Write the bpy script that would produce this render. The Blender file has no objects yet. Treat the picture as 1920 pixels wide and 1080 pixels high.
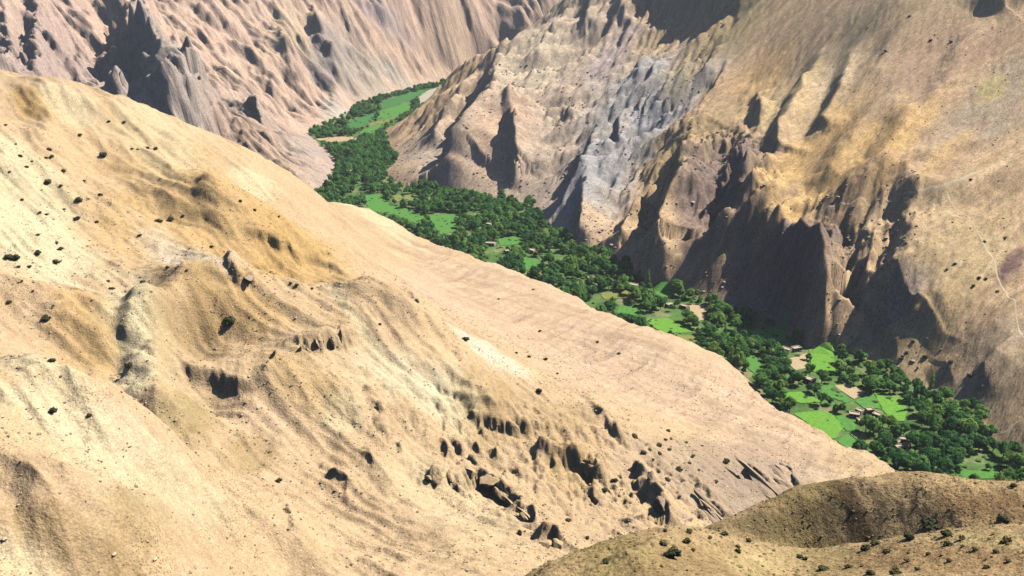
import bpy, math, random
import numpy as np
from mathutils import Vector

# ------------------------------------------------------------------ camera, sky, sun, exposure
scene = bpy.context.scene
COL = scene.collection
CAMZ, PITCH, FPX = 235.0, math.radians(20.0), 1800.0      # eye height above the valley, tilt, focal length (px of 1920)
cam_d = bpy.data.cameras.new('camera')
cam = bpy.data.objects.new('camera', cam_d)
COL.objects.link(cam)
cam.location = (0, 0, CAMZ)
cam.rotation_euler = (math.pi / 2 - PITCH, 0, 0)
cam_d.sensor_width = 36.0
cam_d.lens = 36.0 * FPX / 1920.0
cam_d.clip_start = 1.0
cam_d.clip_end = 30000.0
scene.camera = cam

SUN_AZ, SUN_EL = math.radians(68.0), math.radians(50.0)   # azimuth clockwise from +Y (the view direction)
SUNV = np.array([math.sin(SUN_AZ) * math.cos(SUN_EL), math.cos(SUN_AZ) * math.cos(SUN_EL), math.sin(SUN_EL)])
world = bpy.data.worlds.new('World')
scene.world = world
world.use_nodes = True
wn = world.node_tree
wn.nodes.clear()
wo = wn.nodes.new('ShaderNodeOutputWorld')
wb = wn.nodes.new('ShaderNodeBackground')
ws = wn.nodes.new('ShaderNodeTexSky')
ws.sky_type = 'NISHITA'
ws.sun_disc = False
ws.sun_elevation = SUN_EL
ws.sun_rotation = SUN_AZ
ws.altitude = 2000.0
wb.inputs['Strength'].default_value = 0.075
wn.links.new(ws.outputs[0], wb.inputs[0])
wn.links.new(wb.outputs[0], wo.inputs[0])
sun_d = bpy.data.lights.new('sun', 'SUN')
sun_d.energy = 5.0
sun_d.angle = math.radians(0.5)
sun_d.color = (1.0, 0.95, 0.87)
sun = bpy.data.objects.new('sun', sun_d)
COL.objects.link(sun)
sun.rotation_euler = Vector(SUNV).to_track_quat('Z', 'Y').to_euler()
sun.location = (0, 0, 600)
vs = scene.view_settings
vs.view_transform = 'Standard'
vs.look = 'None'
vs.exposure = 0.33
vs.gamma = 1.0
vs.use_curve_mapping = False
scene.cycles.use_denoising = True
scene.cycles.max_bounces = 4
scene.cycles.diffuse_bounces = 0

# ------------------------------------------------------------------ noise
def _hash(ix, iy, seed):
    h = (ix.astype(np.int64) * 374761393 + iy.astype(np.int64) * 668265263 + seed * 974634541) & 0xFFFFFFFF
    h = ((h ^ (h >> 13)) * 1274126177) & 0xFFFFFFFF
    return ((h ^ (h >> 16)) & 0xFFFF).astype(np.float32) / 65535.0

def vnoise(x, y, seed=0):
    """gradient noise in about -1..1"""
    x0 = np.floor(x); y0 = np.floor(y)
    fx = (x - x0).astype(np.float32); fy = (y - y0).astype(np.float32)
    ix = x0.astype(np.int64); iy = y0.astype(np.int64)
    u = fx * fx * fx * (fx * (fx * 6 - 15) + 10); v = fy * fy * fy * (fy * (fy * 6 - 15) + 10)
    def g(i, j):
        a = _hash(ix + i, iy + j, seed) * np.float32(6.2831853)
        return np.cos(a) * (fx - i) + np.sin(a) * (fy - j)
    a = g(0, 0); b = g(1, 0); c = g(0, 1); d = g(1, 1)
    return ((a + (b - a) * u) * (1 - v) + (c + (d - c) * u) * v) * np.float32(1.5)

def fbm(x, y, octv=4, seed=0, gain=0.5, lac=2.07):
    s = np.zeros(np.shape(x), np.float32); a = 1.0; t = 0.0
    for k in range(octv):
        s += a * vnoise(x, y, seed + k * 17); t += a
        x = x * lac + 13.7; y = y * lac - 7.1; a *= gain
    return s / t

def ridged(x, y, octv=4, seed=0, gain=0.5, lac=2.1):
    s = np.zeros(np.shape(x), np.float32); a = 1.0; t = 0.0
    for k in range(octv):
        s += a * (1 - np.abs(vnoise(x, y, seed + k * 31)) * 1.6); t += a
        x = x * lac + 5.3; y = y * lac + 9.9; a *= gain
    return s / t

def blocks(x, y, seed=0):
    """angular blocks: distance to the second nearest seed minus the nearest, 0 at the joints"""
    x0 = np.floor(x).astype(np.int64); y0 = np.floor(y).astype(np.int64)
    f1 = np.full(np.shape(x), 9.0, np.float32); f2 = f1.copy()
    for i in (-1, 0, 1):
        for j in (-1, 0, 1):
            cx_ = x0 + i + _hash(x0 + i, y0 + j, seed); cy_ = y0 + j + _hash(x0 + i, y0 + j, seed + 7)
            d = np.hypot(x - cx_, y - cy_).astype(np.float32)
            f2 = np.where(d < f1, f1, np.minimum(f2, d)); f1 = np.minimum(f1, d)
    return f2 - f1

def sstep(a, b, x):
    t = np.clip((x - a) / (b - a), 0, 1)
    return t * t * (3 - 2 * t)

# ------------------------------------------------------------------ photo coordinates (px of 1920x1080) <-> places
CP, SP = math.cos(PITCH), math.sin(PITCH)
def ray(u, v):
    x = (u - 960.0) / FPX; y = (v - 540.0) / FPX
    return np.array([x, CP - y * SP, -SP - y * CP])
def P(u, v, t):
    d = ray(u, v); return (d[0] * t, d[1] * t, CAMZ + d[2] * t)
def Z(u, v, z):
    d = ray(u, v); t = (z - CAMZ) / d[2]; return (d[0] * t, d[1] * t, float(z))

# ------------------------------------------------------------------ broad landforms: thin-plate surfaces through surveyed points
class TPS:
    def __init__(self, pts, smooth=0.0):
        p = np.array(pts, float)
        self.c = p[:, :2] / 100.0
        n = len(p)
        K = self._k(((self.c[:, None] - self.c[None]) ** 2).sum(-1)) + np.eye(n) * smooth
        Q = np.hstack([np.ones((n, 1)), self.c])
        A = np.zeros((n + 3, n + 3)); A[:n, :n] = K; A[:n, n:] = Q; A[n:, :n] = Q.T
        s = np.linalg.solve(A, np.concatenate([p[:, 2], np.zeros(3)]))
        self.w, self.a = s[:n], s[n:]
    @staticmethod
    def _k(r2):
        return 0.5 * r2 * np.log(r2 + 1e-12)
    def __call__(self, x, y):
        x = np.asarray(x, float) / 100.0; y = np.asarray(y, float) / 100.0
        out = self.a[0] + self.a[1] * x + self.a[2] * y
        for (cx, cy), w in zip(self.c, self.w):
            out += w * self._k((x - cx) ** 2 + (y - cy) ** 2)
        return out

toe_r = [(1960, 905), (1905, 860), (1850, 800), (1780, 735), (1700, 700), (1590, 650), (1480, 615), (1400, 595), (1330, 560),
         (1250, 520), (1180, 490), (1100, 455), (1010, 395), (930, 350), (860, 335), (790, 340), (745, 300), (728, 260)]
pR = [Z(u, v, 0) for u, v in toe_r]
pR += [(x - 28, y - 14, -13) for x, y, z in pR]
pR += [(-100, 1330, 0), (0, 1500, 0), (150, 1720, 0), (-150, 1360, -14), (-50, 1540, -14), (80, 1760, -14)]
pR += [P(*a) for a in [(760, 225, 1200), (800, 187, 1225), (850, 140, 1250), (900, 110, 1262), (985, 65, 1275), (1050, 0, 1285)]]
pR += [(-50, 1370, 18), (20, 1430, 60), (100, 1480, 110)]
pR += [P(*a) for a in [(1030, 200, 1055), (1040, 100, 1165), (900, 250, 1090), (1200, 350, 832), (1230, 200, 955), (1250, 60, 1115), (1270, -30, 1195),
                       (1420, 450, 680), (1440, 300, 762), (1460, 150, 895), (1480, 0, 1020), (1620, 500, 620), (1650, 380, 660),
                       (1680, 200, 745), (1700, 0, 865), (1820, 600, 560), (1850, 450, 610), (1880, 300, 675), (1900, 150, 745),
                       (1920, 0, 830), (1920, 790, 473), (1920, 700, 505)]]
pR += [(400, 450, 60), (330, 300, 20), (500, 600, 130), (660, 860, 240), (450, 330, 60), (430, 1180, 290), (260, 1500, 250), (650, 1250, 330),
       (900, 700, 330), (-300, 1000, -60), (-100, 700, -60), (50, 400, -60)]
tpsR = TPS(pR, 0.002)

pF = [Z(u, v, 0) for u, v in [(612, 350), (632, 322), (622, 290), (600, 270), (580, 250), (640, 222), (700, 190), (760, 172), (830, 155)]]
pF += [Z(u, v, -14) for u, v in [(680, 310), (668, 270), (690, 225), (740, 200), (820, 180)]]
pF += [(-60, 1780, 0), (80, 1960, 0), (0, 1640, -20), (-150, 850, -20), (100, 1100, -60)]
pF += [P(*a) for a in [(560, 300, 1020), (500, 240, 1090), (450, 200, 1150), (400, 250, 980), (330, 200, 1050), (300, 100, 1230), (200, 100, 1180),
                       (180, 160, 1000), (50, 120, 1000), (50, 0, 1150), (250, 0, 1330), (400, 0, 1430), (550, 0, 1520), (700, 0, 1620), (850, 0, 1720),
                       (1000, 0, 1800), (550, 130, 1380), (450, 110, 1330), (650, 180, 1440), (700, 120, 1540), (850, 90, 1700), (950, 40, 1780)]]
pF += [(-750, 1500, 320), (-300, 1850, 300), (100, 2250, 300), (-800, 1100, 240), (450, 2450, 300), (-380, 760, 40), (-260, 760, 0), (-500, 700, 70), (-200, 500, -60)]
tpsF = TPS(pF, 0.002)

edge_l = [(612, 395), (700, 403), (770, 438), (850, 468), (950, 503), (1020, 533), (1080, 560), (1140, 593), (1200, 613), (1290, 643), (1360, 680),
          (1420, 740), (1480, 783), (1560, 823), (1640, 858), (1690, 886), (1780, 930)]
pe = [Z(u, v, 12) for u, v in edge_l]
pL = pe + [(x + 17, y + 12, -6) for x, y, z in pe] + [(x + 60, y + 40, -45) for x, y, z in pe[::3]]
pL += [P(*a) for a in [
    (0, 1080, 152), (250, 1080, 172), (500, 1080, 214), (760, 1080, 226), (980, 1080, 232), (0, 900, 168), (0, 745, 190), (150, 793, 200), (300, 862, 207), (520, 1000, 226),
    (600, 1040, 236), (200, 960, 180), (0, 662, 284), (120, 715, 289), (270, 745, 292), (390, 835, 286), (490, 900, 276), (560, 960, 259),
    (0, 500, 330), (150, 560, 330), (200, 640, 312), (260, 560, 346), (340, 515, 350), (310, 620, 325), (420, 600, 341), (410, 700, 312), (335, 690, 330), (485, 712, 303), (400, 790, 302), (550, 560, 351), (735, 575, 371), (870, 640, 386),
    (640, 640, 341), (750, 750, 322), (640, 800, 306), (640, 900, 281), (900, 900, 311), (860, 740, 350), (925, 800, 340), (1000, 715, 396), (1130, 775, 386),
    (1100, 870, 345), (1240, 930, 340), (1040, 1010, 275), (1340, 980, 335), (1480, 910, 383), (1250, 830, 388), (1400, 872, 390),
    (850, 520, 642), (950, 600, 560), (1050, 660, 514), (1200, 740, 466), (1350, 820, 430), (1500, 882, 412), (720, 462, 690), (780, 490, 668), (790, 552, 508),
    (0, 255, 430), (90, 325, 428), (200, 383, 430), (340, 435, 425), (440, 500, 415), (550, 540, 410),
    (60, 225, 478), (150, 300, 465), (270, 370, 452), (400, 400, 446), (550, 460, 456), (690, 540, 462),
    (0, 140, 505), (100, 150, 518), (170, 165, 525), (260, 200, 530), (330, 240, 538), (400, 265, 555), (480, 295, 575), (560, 340, 605), (600, 372, 640), (622, 402, 710), (690, 480, 600)]]
pL += [(-310, 600, 130), (-240, 640, 90), (-185, 720, 40), (-400, 520, 195), (-250, 300, 170), (-180, 150, 175), (-450, 350, 230), (-120, 60, 165), (-350, 760, 60), (-420, 850, 10),
       (180, 290, 25), (230, 250, 20), (60, 180, 70), (260, 330, -5), (100, 120, 60), (300, 700, -80), (150, 1000, -80), (-100, 1300, -100), (-500, 1100, -60), (450, 450, -60)]
tpsL = TPS(pL, 0.0008)

pK = [P(*a) for a in [
    (1240, 985, 140), (1150, 1012, 140), (1060, 1045, 138), (980, 1080, 135), (1330, 992, 146), (1430, 1018, 155), (1500, 1035, 163), (1600, 1022, 158),
    (1700, 1005, 152), (1800, 995, 148), (1920, 985, 142), (2080, 970, 140), (1100, 1080, 120), (1240, 1080, 116), (1400, 1080, 130), (1500, 1080, 140), (1600, 1080, 130),
    (1750, 1060, 126), (1920, 1060, 118), (1240, 1030, 127),
    (1345, 982, 228), (1420, 950, 232), (1500, 922, 232), (1600, 905, 230), (1690, 896, 229), (1800, 900, 224), (1920, 906, 219), (2080, 900, 219),
    (1400, 1005, 224), (1500, 1032, 225), (1600, 1025, 222), (1700, 1008, 218), (1800, 998, 213), (1920, 990, 209)]]
def back(u, v, t, d, dz):
    x, y, z = P(u, v, t); r = math.hypot(x, y); return (x * (1 + d / r), y * (1 + d / r), z + dz)
pK += [back(1240, 985, 140, 14, -14), back(1060, 1045, 138, 12, -16), back(1500, 1035, 163, 14, -9), back(1700, 1005, 152, 14, -16), back(1920, 985, 142, 14, -16),
       back(1150, 1012, 140, 40, -48), back(1330, 992, 146, 30, -30)]
pK += [back(a, b, c, 16, -15) for a, b, c in [(1345, 982, 228), (1420, 950, 232), (1500, 922, 232), (1600, 905, 230), (1690, 896, 229), (1800, 900, 224), (1920, 906, 219)]]
pK += [(0, 0, 231), (10, 25, 205), (30, 50, 187), (-30, 30, 195), (60, 40, 190), (-25, 110, 128), (-70, 95, 110), (0, -60, 236), (100, 0, 200), (-80, 0, 190),
       (0, 180, 60), (30, 240, 40), (80, 290, 0), (160, 260, 10), (-60, 170, 60)]
tpsK = TPS(pK, 0.0005)

TPSS = {'R': tpsR, 'F': tpsF, 'L': tpsL, 'K': tpsK, 'V': lambda x, y: np.zeros_like(x)}

def hit(comp, u, v, dh=0.0, tmin=60.0, tmax=2400.0, folds=False):
    """the place where the sight line through a photo point meets a landform raised by dh"""
    d = ray(u, v)
    t = np.geomspace(tmin, tmax, 900)
    zz = TPSS[comp](d[0] * t, d[1] * t)
    if folds: zz = apply_strokes(comp, d[0] * t, d[1] * t, zz, 100, True)
    g = CAMZ + d[2] * t - (zz + dh)
    k = np.nonzero((g[:-1] > 0) & (g[1:] <= 0))[0]
    if len(k) == 0:
        k = [int(np.argmin(np.abs(g[:-1])))]
    k = k[0]
    f = g[k] / (g[k] - g[k + 1] + 1e-9)
    tt = t[k] + (t[k + 1] - t[k]) * min(max(f, 0), 1)
    return np.array([d[0] * tt, d[1] * tt])

# ------------------------------------------------------------------ crests, scarps and gullies
SHADE = np.array([-math.sin(SUN_AZ), -math.cos(SUN_AZ)])
STROKES = []
def crest(comp, pts, ws, wg, sign=0, tmin=60.0, flute=0.0, jag=0.25, fold=False, look=None):
    """asymmetric ridge through photo points (u, v, height): falls over ws metres on the steep side, over wg on the other"""
    q = [np.append(hit(comp, u, v, h, tmin, folds=not fold), h) for u, v, h in pts]
    q = np.array(q)
    n = np.zeros(2)
    for a, b in zip(q[:-1], q[1:]):
        e = b[:2] - a[:2]; n += np.array([-e[1], e[0]])
    s = 1.0 if n @ (SHADE if look is None else np.array(look)) > 0 else -1.0
    if sign: s *= sign
    STROKES.append((comp, q, ws, wg, s, flute, jag, fold))

def apply_strokes(comp, x, y, z, seedbase=100, folds_only=False):
    for k, (c, q, ws, wg, sgn, flute, jag, fold) in enumerate(STROKES):
        if c != comp or (folds_only and not fold): continue
        m = max(ws, wg) * 1.3 + 8
        sel = np.nonzero((x > q[:, 0].min() - m) & (x < q[:, 0].max() + m) & (y > q[:, 1].min() - m) & (y < q[:, 1].max() + m))[0]
        if len(sel) == 0: continue
        px = x[sel]; py = y[sel]
        sc = max(ws, 3.0) * 1.3
        ox = fbm(px / sc, py / sc, 3, seedbase + k * 3) * ws * jag * 2.4
        oy = fbm(px / sc + 31, py / sc, 3, seedbase + k * 3 + 1) * ws * jag * 2.4
        ax = px + ox; ay = py + oy
        best = np.full(len(sel), 1e9); bh = np.zeros(len(sel)); bs = np.zeros(len(sel)); bl = np.zeros(len(sel)); acc = 0.0
        for i in range(len(q) - 1):
            a = q[i]; b = q[i + 1]; e = b[:2] - a[:2]; L = math.hypot(*e) + 1e-6
            rx = ax - a[0]; ry = ay - a[1]
            t = np.clip((rx * e[0] + ry * e[1]) / (L * L), 0, 1)
            dx = rx - t * e[0]; dy = ry - t * e[1]
            d = np.hypot(dx, dy)
            up = d < best
            best = np.where(up, d, best)
            bh = np.where(up, a[2] + (b[2] - a[2]) * t, bh)
            bs = np.where(up, np.clip((-e[1] * rx + e[0] * ry) / (L * (d + 1e-6)), -1, 1) * sgn, bs)
            bl = np.where(up, acc + t * L, bl)
            acc += L
        wst = 0.5 + 0.5 * bs                               # rounds the ends of a crest from one side to the other
        w1 = ws
        if flute:
            w1 = ws * (1 + flute * np.sin(bl / ws * 3.1 + 2.2 * vnoise(bl / ws, bl * 0 + k, k)))
        p = wst * (1 - sstep(0, 1, best / w1)) + (1 - wst) * (1 - np.clip(best / wg, 0, 1)) ** 1.6
        z[sel] += bh * p
    return z

# right-hand mountain: spurs whose flanks away from the sun fall into shade
for pts, ws_, wg_ in [
    ([(938, 95, 14), (932, 120, 54), (918, 162, 60), (876, 207, 60), (854, 235, 58), (846, 280, 44), (828, 308, 10)], 50, 80),
    ([(900, 118, 4), (862, 172, 16), (845, 195, 18), (815, 240, 16), (785, 268, 5)], 26, 14),
    ([(956, 244, 6), (966, 262, 24), (967, 290, 22), (970, 325, 16), (974, 348, 5)], 16, 26),
    ([(1130, 228, 4), (1112, 255, 22), (1090, 295, 26), (1075, 330, 24), (1055, 375, 14), (1035, 400, 4)], 20, 34),
    ([(1163, 208, 6), (1161, 240, 12), (1160, 268, 4)], 8, 14),
    ([(1250, 200, 3), (1200, 250, 8), (1130, 310, 8), (1088, 346, 4)], 7, 30),
    ([(1100, 345, 6), (1094, 380, 26), (1088, 410, 22), (1080, 435, 8)], 18, 26),
    ([(1300, 235, 8), (1286, 275, 34), (1278, 320, 44), (1252, 375, 42), (1240, 420, 40), (1246, 450, 30), (1222, 488, 8)], 34, 34),
    ([(1228, 330, 4), (1190, 378, 14), (1165, 425, 16), (1135, 455, 8)], 12, 20),
    ([(1400, 225, 6), (1398, 290, 24), (1410, 330, 34), (1400, 370, 30), (1345, 430, 24), (1300, 470, 10)], 30, 30),
    ([(1440, 400, 6), (1400, 432, 11), (1350, 468, 10), (1312, 502, 4)], 11, 10),
    ([(1440, 408, 8), (1500, 412, 30), (1540, 412, 44), (1548, 450, 46), (1552, 500, 40), (1560, 545, 26), (1560, 590, 8)], 38, 26),
    ([(1620, 398, 5), (1640, 440, 16), (1640, 500, 22), (1615, 560, 13), (1590, 610, 1)], 22, 16),
    ([(1718, 352, 5), (1717, 400, 20), (1708, 450, 26), (1688, 505, 26), (1655, 570, 13), (1625, 620, 1)], 24, 50),
    ([(1422, 168, 6), (1427, 200, 16), (1424, 242, 6)], 12, 22),
    ([(1458, 248, 4), (1458, 275, 13), (1455, 304, 4)], 10, 20),
    ([(1170, -30, 10), (1225, -44, 26), (1300, -48, 30), (1370, -34, 24), (1420, -14, 4)], 30, 90),
    ([(1165, 10, 6), (1185, 35, 12), (1175, 60, 8), (1160, 85, 2)], 16, 30),
    ([(1838, -14, 6), (1870, -30, 18), (1930, -60, 22), (2000, -80, 20)], 24, 90),
    ([(1365, 112, 3), (1335, 160, 9), (1300, 205, 10), (1255, 240, 9), (1212, 272, 4)], 7, 26),
    ([(1112, -20, 8), (1100, 20, 18), (1085, 46, 6)], 12, 30),
    ([(1170, 0, 6), (1140, 50, 12), (1100, 100, 12), (1055, 152, 4)], 11, 40),
    ([(1064, 10, 4), (1030, 70, 10), (1003, 120, 12), (982, 152, 4)], 10, 30),
    ([(1345, 90, 3), (1322, 122, 9), (1290, 150, 3)], 9, 16),
    ([(1210, 90, 4), (1190, 125, 12), (1180, 150, 4)], 11, 22),
    ([(1245, 95, 4), (1225, 125, 10), (1200, 160, 4)], 10, 18),
    ([(1060, 205, 3), (1068, 215, 9), (1066, 226, 3)], 10, 14),
]:
    crest('R', [(u, v, h * 1.12) for u, v, h in pts], ws_ * 0.75, wg_ * 1.5, tmin=430, jag=0.1)
# gentler ribs on the open slope of the same mountain
for pts, ws_, wg_ in [
    ([(1930, 288, 5), (1840, 318, 7), (1790, 338, 8), (1760, 350, 8), (1720, 356, 7)], 22, 60),
    ([(1545, 92, 3), (1510, 140, 8), (1485, 200, 9), (1460, 262, 4)], 18, 22),
    ([(1600, 95, 2), (1580, 150, 7), (1545, 215, 7), (1530, 240, 3)], 14, 22),
    ([(1705, 190, 3), (1700, 225, 8), (1650, 300, 9), (1560, 360, 7), (1480, 410, 3)], 24, 40),
    ([(1640, 200, 2), (1600, 250, 6), (1560, 310, 6), (1520, 350, 2)], 20, 34),
    ([(1800, 265, 2), (1740, 300, 5), (1640, 350, 5), (1580, 392, 2)], 20, 34),
    ([(1900, 640, 2), (1870, 660, 7), (1845, 690, 7), (1830, 720, 2)], 10, 18),
    ([(1890, 470, 2), (1760, 590, 5), (1640, 680, 2)], 18, 40),
    ([(1930, 560, 2), (1860, 610, 6), (1780, 690, 6), (1740, 725, 2)], 22, 30),
    ([(1700, 40, 2), (1640, 120, 6), (1600, 190, 2)], 20, 40),
    ([(1830, 60, 2), (1780, 140, 5), (1720, 220, 2)], 20, 50),
    ([(1720, 605, 1), (1705, 625, 3), (1690, 650, 1)], 5, 12),
]:
    crest('R', [(u, v, h * 1.7) for u, v, h in pts], ws_, wg_, tmin=430, jag=0.06)
# far mountain
for pts, ws_, wg_ in [
    ([(262, -30, 40), (275, 25, 52), (305, 62, 48), (326, 110, 42), (342, 145, 30), (352, 185, 8)], 44, 60),
    ([(235, 62, 10), (262, 95, 24), (285, 130, 20), (300, 165, 6)], 24, 16),
    ([(205, 98, 8), (222, 130, 18), (245, 165, 6)], 18, 14),
    ([(368, 138, 8), (372, 165, 22), (378, 200, 8)], 18, 18),
    ([(68, -20, 14), (68, 50, 20), (72, 110, 18), (78, 160, 6)], 18, 26),
    ([(8, -20, 10), (10, 60, 14), (14, 130, 10)], 14, 26),
    ([(585, -20, 6), (600, 30, 14), (625, 80, 16), (650, 125, 4)], 18, 30),
    ([(520, 40, 4), (545, 90, 10), (575, 150, 3)], 16, 30),
    ([(380, 168, 2), (430, 205, 5), (470, 250, 5), (520, 290, 4), (556, 325, 2)], 10, 22),
    ([(470, 190, 2), (490, 208, 8), (508, 222, 2)], 9, 12),
    ([(720, 20, 4), (760, 70, 8), (800, 120, 3)], 16, 40),
    ([(690, -10, 4), (720, 10, 12), (735, 30, 4)], 16, 30),
    ([(850, 20, 4), (880, 60, 8), (905, 95, 3)], 16, 40),
]:
    crest('F', [(u, v, h * 1.45) for u, v, h in pts], ws_ * 1.05, wg_, tmin=800)
# broad folds of the same hillside
for pts, ws_, wg_, sg in [
    ([(335, 525, 1.5), (312, 562, 5.5), (300, 600, 8), (296, 660, 8), (306, 725, 7.5), (345, 775, 6.5), (410, 825, 5.5), (475, 875, 2)], 15, 34, 0),
    ([(0, 632, 5), (100, 680, 8), (190, 722, 8), (300, 770, 4)], 18, 30, 0),
    ([(800, 650, 2), (870, 680, 6), (935, 740, 7), (955, 800, 3)], 18, 30, 0),
    ([(395, 352, 2), (412, 380, 4.5), (405, 420, 2)], 14, 26, 0),
    ([(75, 168, 2), (86, 210, 6), (98, 250, 5), (120, 300, 2)], 16, 22, 0),
    ([(0, 850, 3), (110, 890, 6), (250, 950, 6), (320, 1040, 3)], 18, 30, 0),
    ([(0, 505, 2), (130, 545, 4.5), (185, 610, 4.5), (220, 690, 2)], 18, 30, 0),
    ([(0, 238, 4), (90, 320, 6), (210, 382, 6), (340, 432, 3.5), (440, 497, 3), (550, 540, 1)], 14, 34, -1),
    ([(0, 150, 2), (100, 162, 4), (240, 205, 5), (330, 252, 5), (420, 292, 5), (520, 350, 5), (590, 400, 3)], 30, 20, 0),
    ([(180, 215, 2), (300, 290, 7), (430, 345, 8), (520, 410, 8), (610, 480, 4)], 44, 34, 0),
        ([(640, 480, 2), (700, 530, 5), (790, 580, 5), (880, 640, 2)], 18, 24, 0),
    ([(600, 700, 1), (660, 760, 4), (720, 850, 4), (760, 950, 1)], 24, 30, 0),
    ([(450, 900, 1), (520, 960, 3.5), (580, 1040, 3)], 18, 24, 0),
    ([(0, 960, 1), (150, 1000, 4), (250, 1075, 3)], 14, 24, 0),
]:
    crest('L', [(u, v, h * 1.4) for u, v, h in pts], ws_, wg_, tmin=140, jag=0.12, sign=sg, fold=True)
# the bare hillside across the foreground: scarps and rock bands
for pts, ws_, wg_, fl in [
    ([(536, 640, 1.5), (560, 630, 5), (600, 620, 7), (640, 608, 8), (652, 606, 1)], 4.0, 14, 0.45),
    ([(490, 690, 0.5), (500, 684, 2.5), (525, 665, 2)], 2.2, 6, 0.4),
    ([(350, 690, 1.5), (368, 685, 4.6), (410, 690, 5.4), (445, 699, 5.0), (468, 708, 1.4)], 2.4, 14, 0.1),
    ([(985, 826, 1), (1010, 826, 6), (1060, 836, 8), (1105, 846, 9), (1122, 872, 7), (1120, 905, 2)], 4.5, 16, 0.3),
    ([(1190, 862, 2), (1204, 862, 6), (1216, 895, 5), (1246, 918, 9), (1258, 950, 8), (1250, 972, 2)], 5.0, 14, 0.25),
    ([(780, 888, 1), (812, 880, 4), (850, 878, 3.5), (900, 872, 5), (920, 880, 6.5), (960, 905, 5.5), (1000, 950, 4.5), (1014, 985, 1)], 3.2, 12, 0.4),
    ([(1010, 990, 1), (1020, 984, 5), (1045, 990, 5), (1060, 1020, 1)], 3.2, 8, 0.3),
    ([(960, 800, 0.5), (985, 792, 3), (1020, 790, 4), (1040, 790, 2)], 2.6, 10, 0.4),
    ([(1400, 872, 1), (1415, 868, 5), (1445, 890, 6), (1465, 915, 1)], 3.0, 9, 0.3),
    ([(1450, 868, 1), (1470, 868, 4), (1500, 900, 5), (1508, 925, 1)], 3.0, 9, 0.3),
    ([(530, 935, 1), (545, 950, 2.4), (560, 985, 3), (565, 1010, 1)], 2.6, 9, 0.5),
    ([(640, 890, 1), (652, 905, 1.8), (655, 935, 1)], 2.4, 8, 0.5),
    ([(608, 868, 1), (625, 880, 1.5), (636, 905, 1)], 2.2, 8, 0.5),
    ([(690, 828, 1), (700, 850, 1.5), (702, 870, 1)], 2.2, 8, 0.5),
    ([(425, 470, 1), (436, 488, 4), (450, 508, 4), (485, 518, 1)], 3.0, 9, 0.3),
    ([(480, 430, 0.5), (520, 440, 4), (555, 452, 5), (572, 470, 1)], 4.0, 14, 0.5),
    ([(690, 745, 0.5), (715, 755, 3), (735, 770, 1)], 3.0, 9, 0.4),
    ([(1100, 740, 1), (1130, 770, 3), (1160, 800, 4), (1190, 840, 1)], 3.0, 12, 0.4),
    ([(770, 545, 0.5), (785, 560, 3), (805, 590, 1)], 3.0, 9, 0.4),
    ([(1320, 930, 0.5), (1350, 945, 3), (1375, 965, 1)], 2.5, 8, 0.3),
    ([(1290, 880, 0.5), (1320, 905, 2.5), (1340, 930, 1)], 2.5, 9, 0.4),
]:
    crest('L', pts, ws_, wg_, tmin=140, flute=fl, look=(-.6, -.8))
for pts, ws_, wg_ in [
    ([(1345, 980, .5), (1500, 920, 1.5), (1690, 894, 2), (1800, 905, 1)], 14, 10),
    ([(1745, 905, .4), (1735, 925, 1.3), (1715, 950, .4)], 4, 6),
    ([(1815, 935, .4), (1790, 960, 1.3), (1750, 985, .4)], 4, 8),
    ([(1135, 1050, 0.5), (1180, 1030, 1.6), (1230, 1010, 0.5)], 3, 6),
    ([(1000, 1075, 0.5), (1040, 1050, 1.5), (1080, 1036, 0.5)], 2.5, 6),
]:
    crest('K', pts, ws_, wg_, tmin=100)

# ------------------------------------------------------------------ the whole ground
AX = np.array([-0.5, 0.866]); DN = np.array([-0.866, -0.5])     # along the valley / down the right-hand slope
def smax(a, b, k):
    h = np.clip(0.5 + 0.5 * (a - b) / k, 0, 1)
    return b + (a - b) * h + k * h * (1 - h)

def pt(comp, u, v, tmin=60.0):
    return hit(comp, u, v, 0.0, tmin)

def blob(x, y, comp, u, v, ru, rv, tmin=60.0, soft=0.5, nz=0.35, seed=0, rot=0.0, pt=pt):
    """soft ellipse on the ground round a photo point, ragged edge, 0..1"""
    c = pt(comp, u, v, tmin)
    cr, sr = math.cos(math.radians(rot)), math.sin(math.radians(rot))
    a = (pt(comp, u + ru * cr, v + ru * sr, tmin) - pt(comp, u - ru * cr, v - ru * sr, tmin)) / 2
    b = (pt(comp, u + rv * sr, v - rv * cr, tmin) - pt(comp, u - rv * sr, v + rv * cr, tmin)) / 2
    tt = math.hypot(c[0], c[1]) / FPX
    for e, rad in ((a, ru), (b, rv)):                      # keep patches from being drawn out behind a brow
        L = math.hypot(*e); mx = rad * tt * 4.5
        if L > mx: e *= mx / L
    la, lb = math.hypot(*a) + 1e-9, math.hypot(*b) + 1e-9
    if abs(a[0] * b[1] - a[1] * b[0]) < 0.45 * la * lb: b = np.array([-a[1], a[0]]) / la * min(lb, la)
    A = np.array([a, b]).T
    det = A[0, 0] * A[1, 1] - A[0, 1] * A[1, 0]
    if abs(det) < 1e-6: return np.zeros_like(x)
    I = np.linalg.inv(A)
    dx = x - c[0]; dy = y - c[1]
    p = I[0, 0] * dx + I[0, 1] * dy; q = I[1, 0] * dx + I[1, 1] * dy
    r = np.sqrt(p * p + q * q)
    near = r < 2.2
    out = np.zeros(x.shape, np.float32)
    if near.any():
        s = max(np.hypot(*a), np.hypot(*b)) * 0.4
        rr = r[near] + nz * fbm(x[near] / s, y[near] / s, 4, 900 + seed)
        out[near] = 1 - sstep(1 - soft, 1 + soft, rr)
    return out

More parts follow.
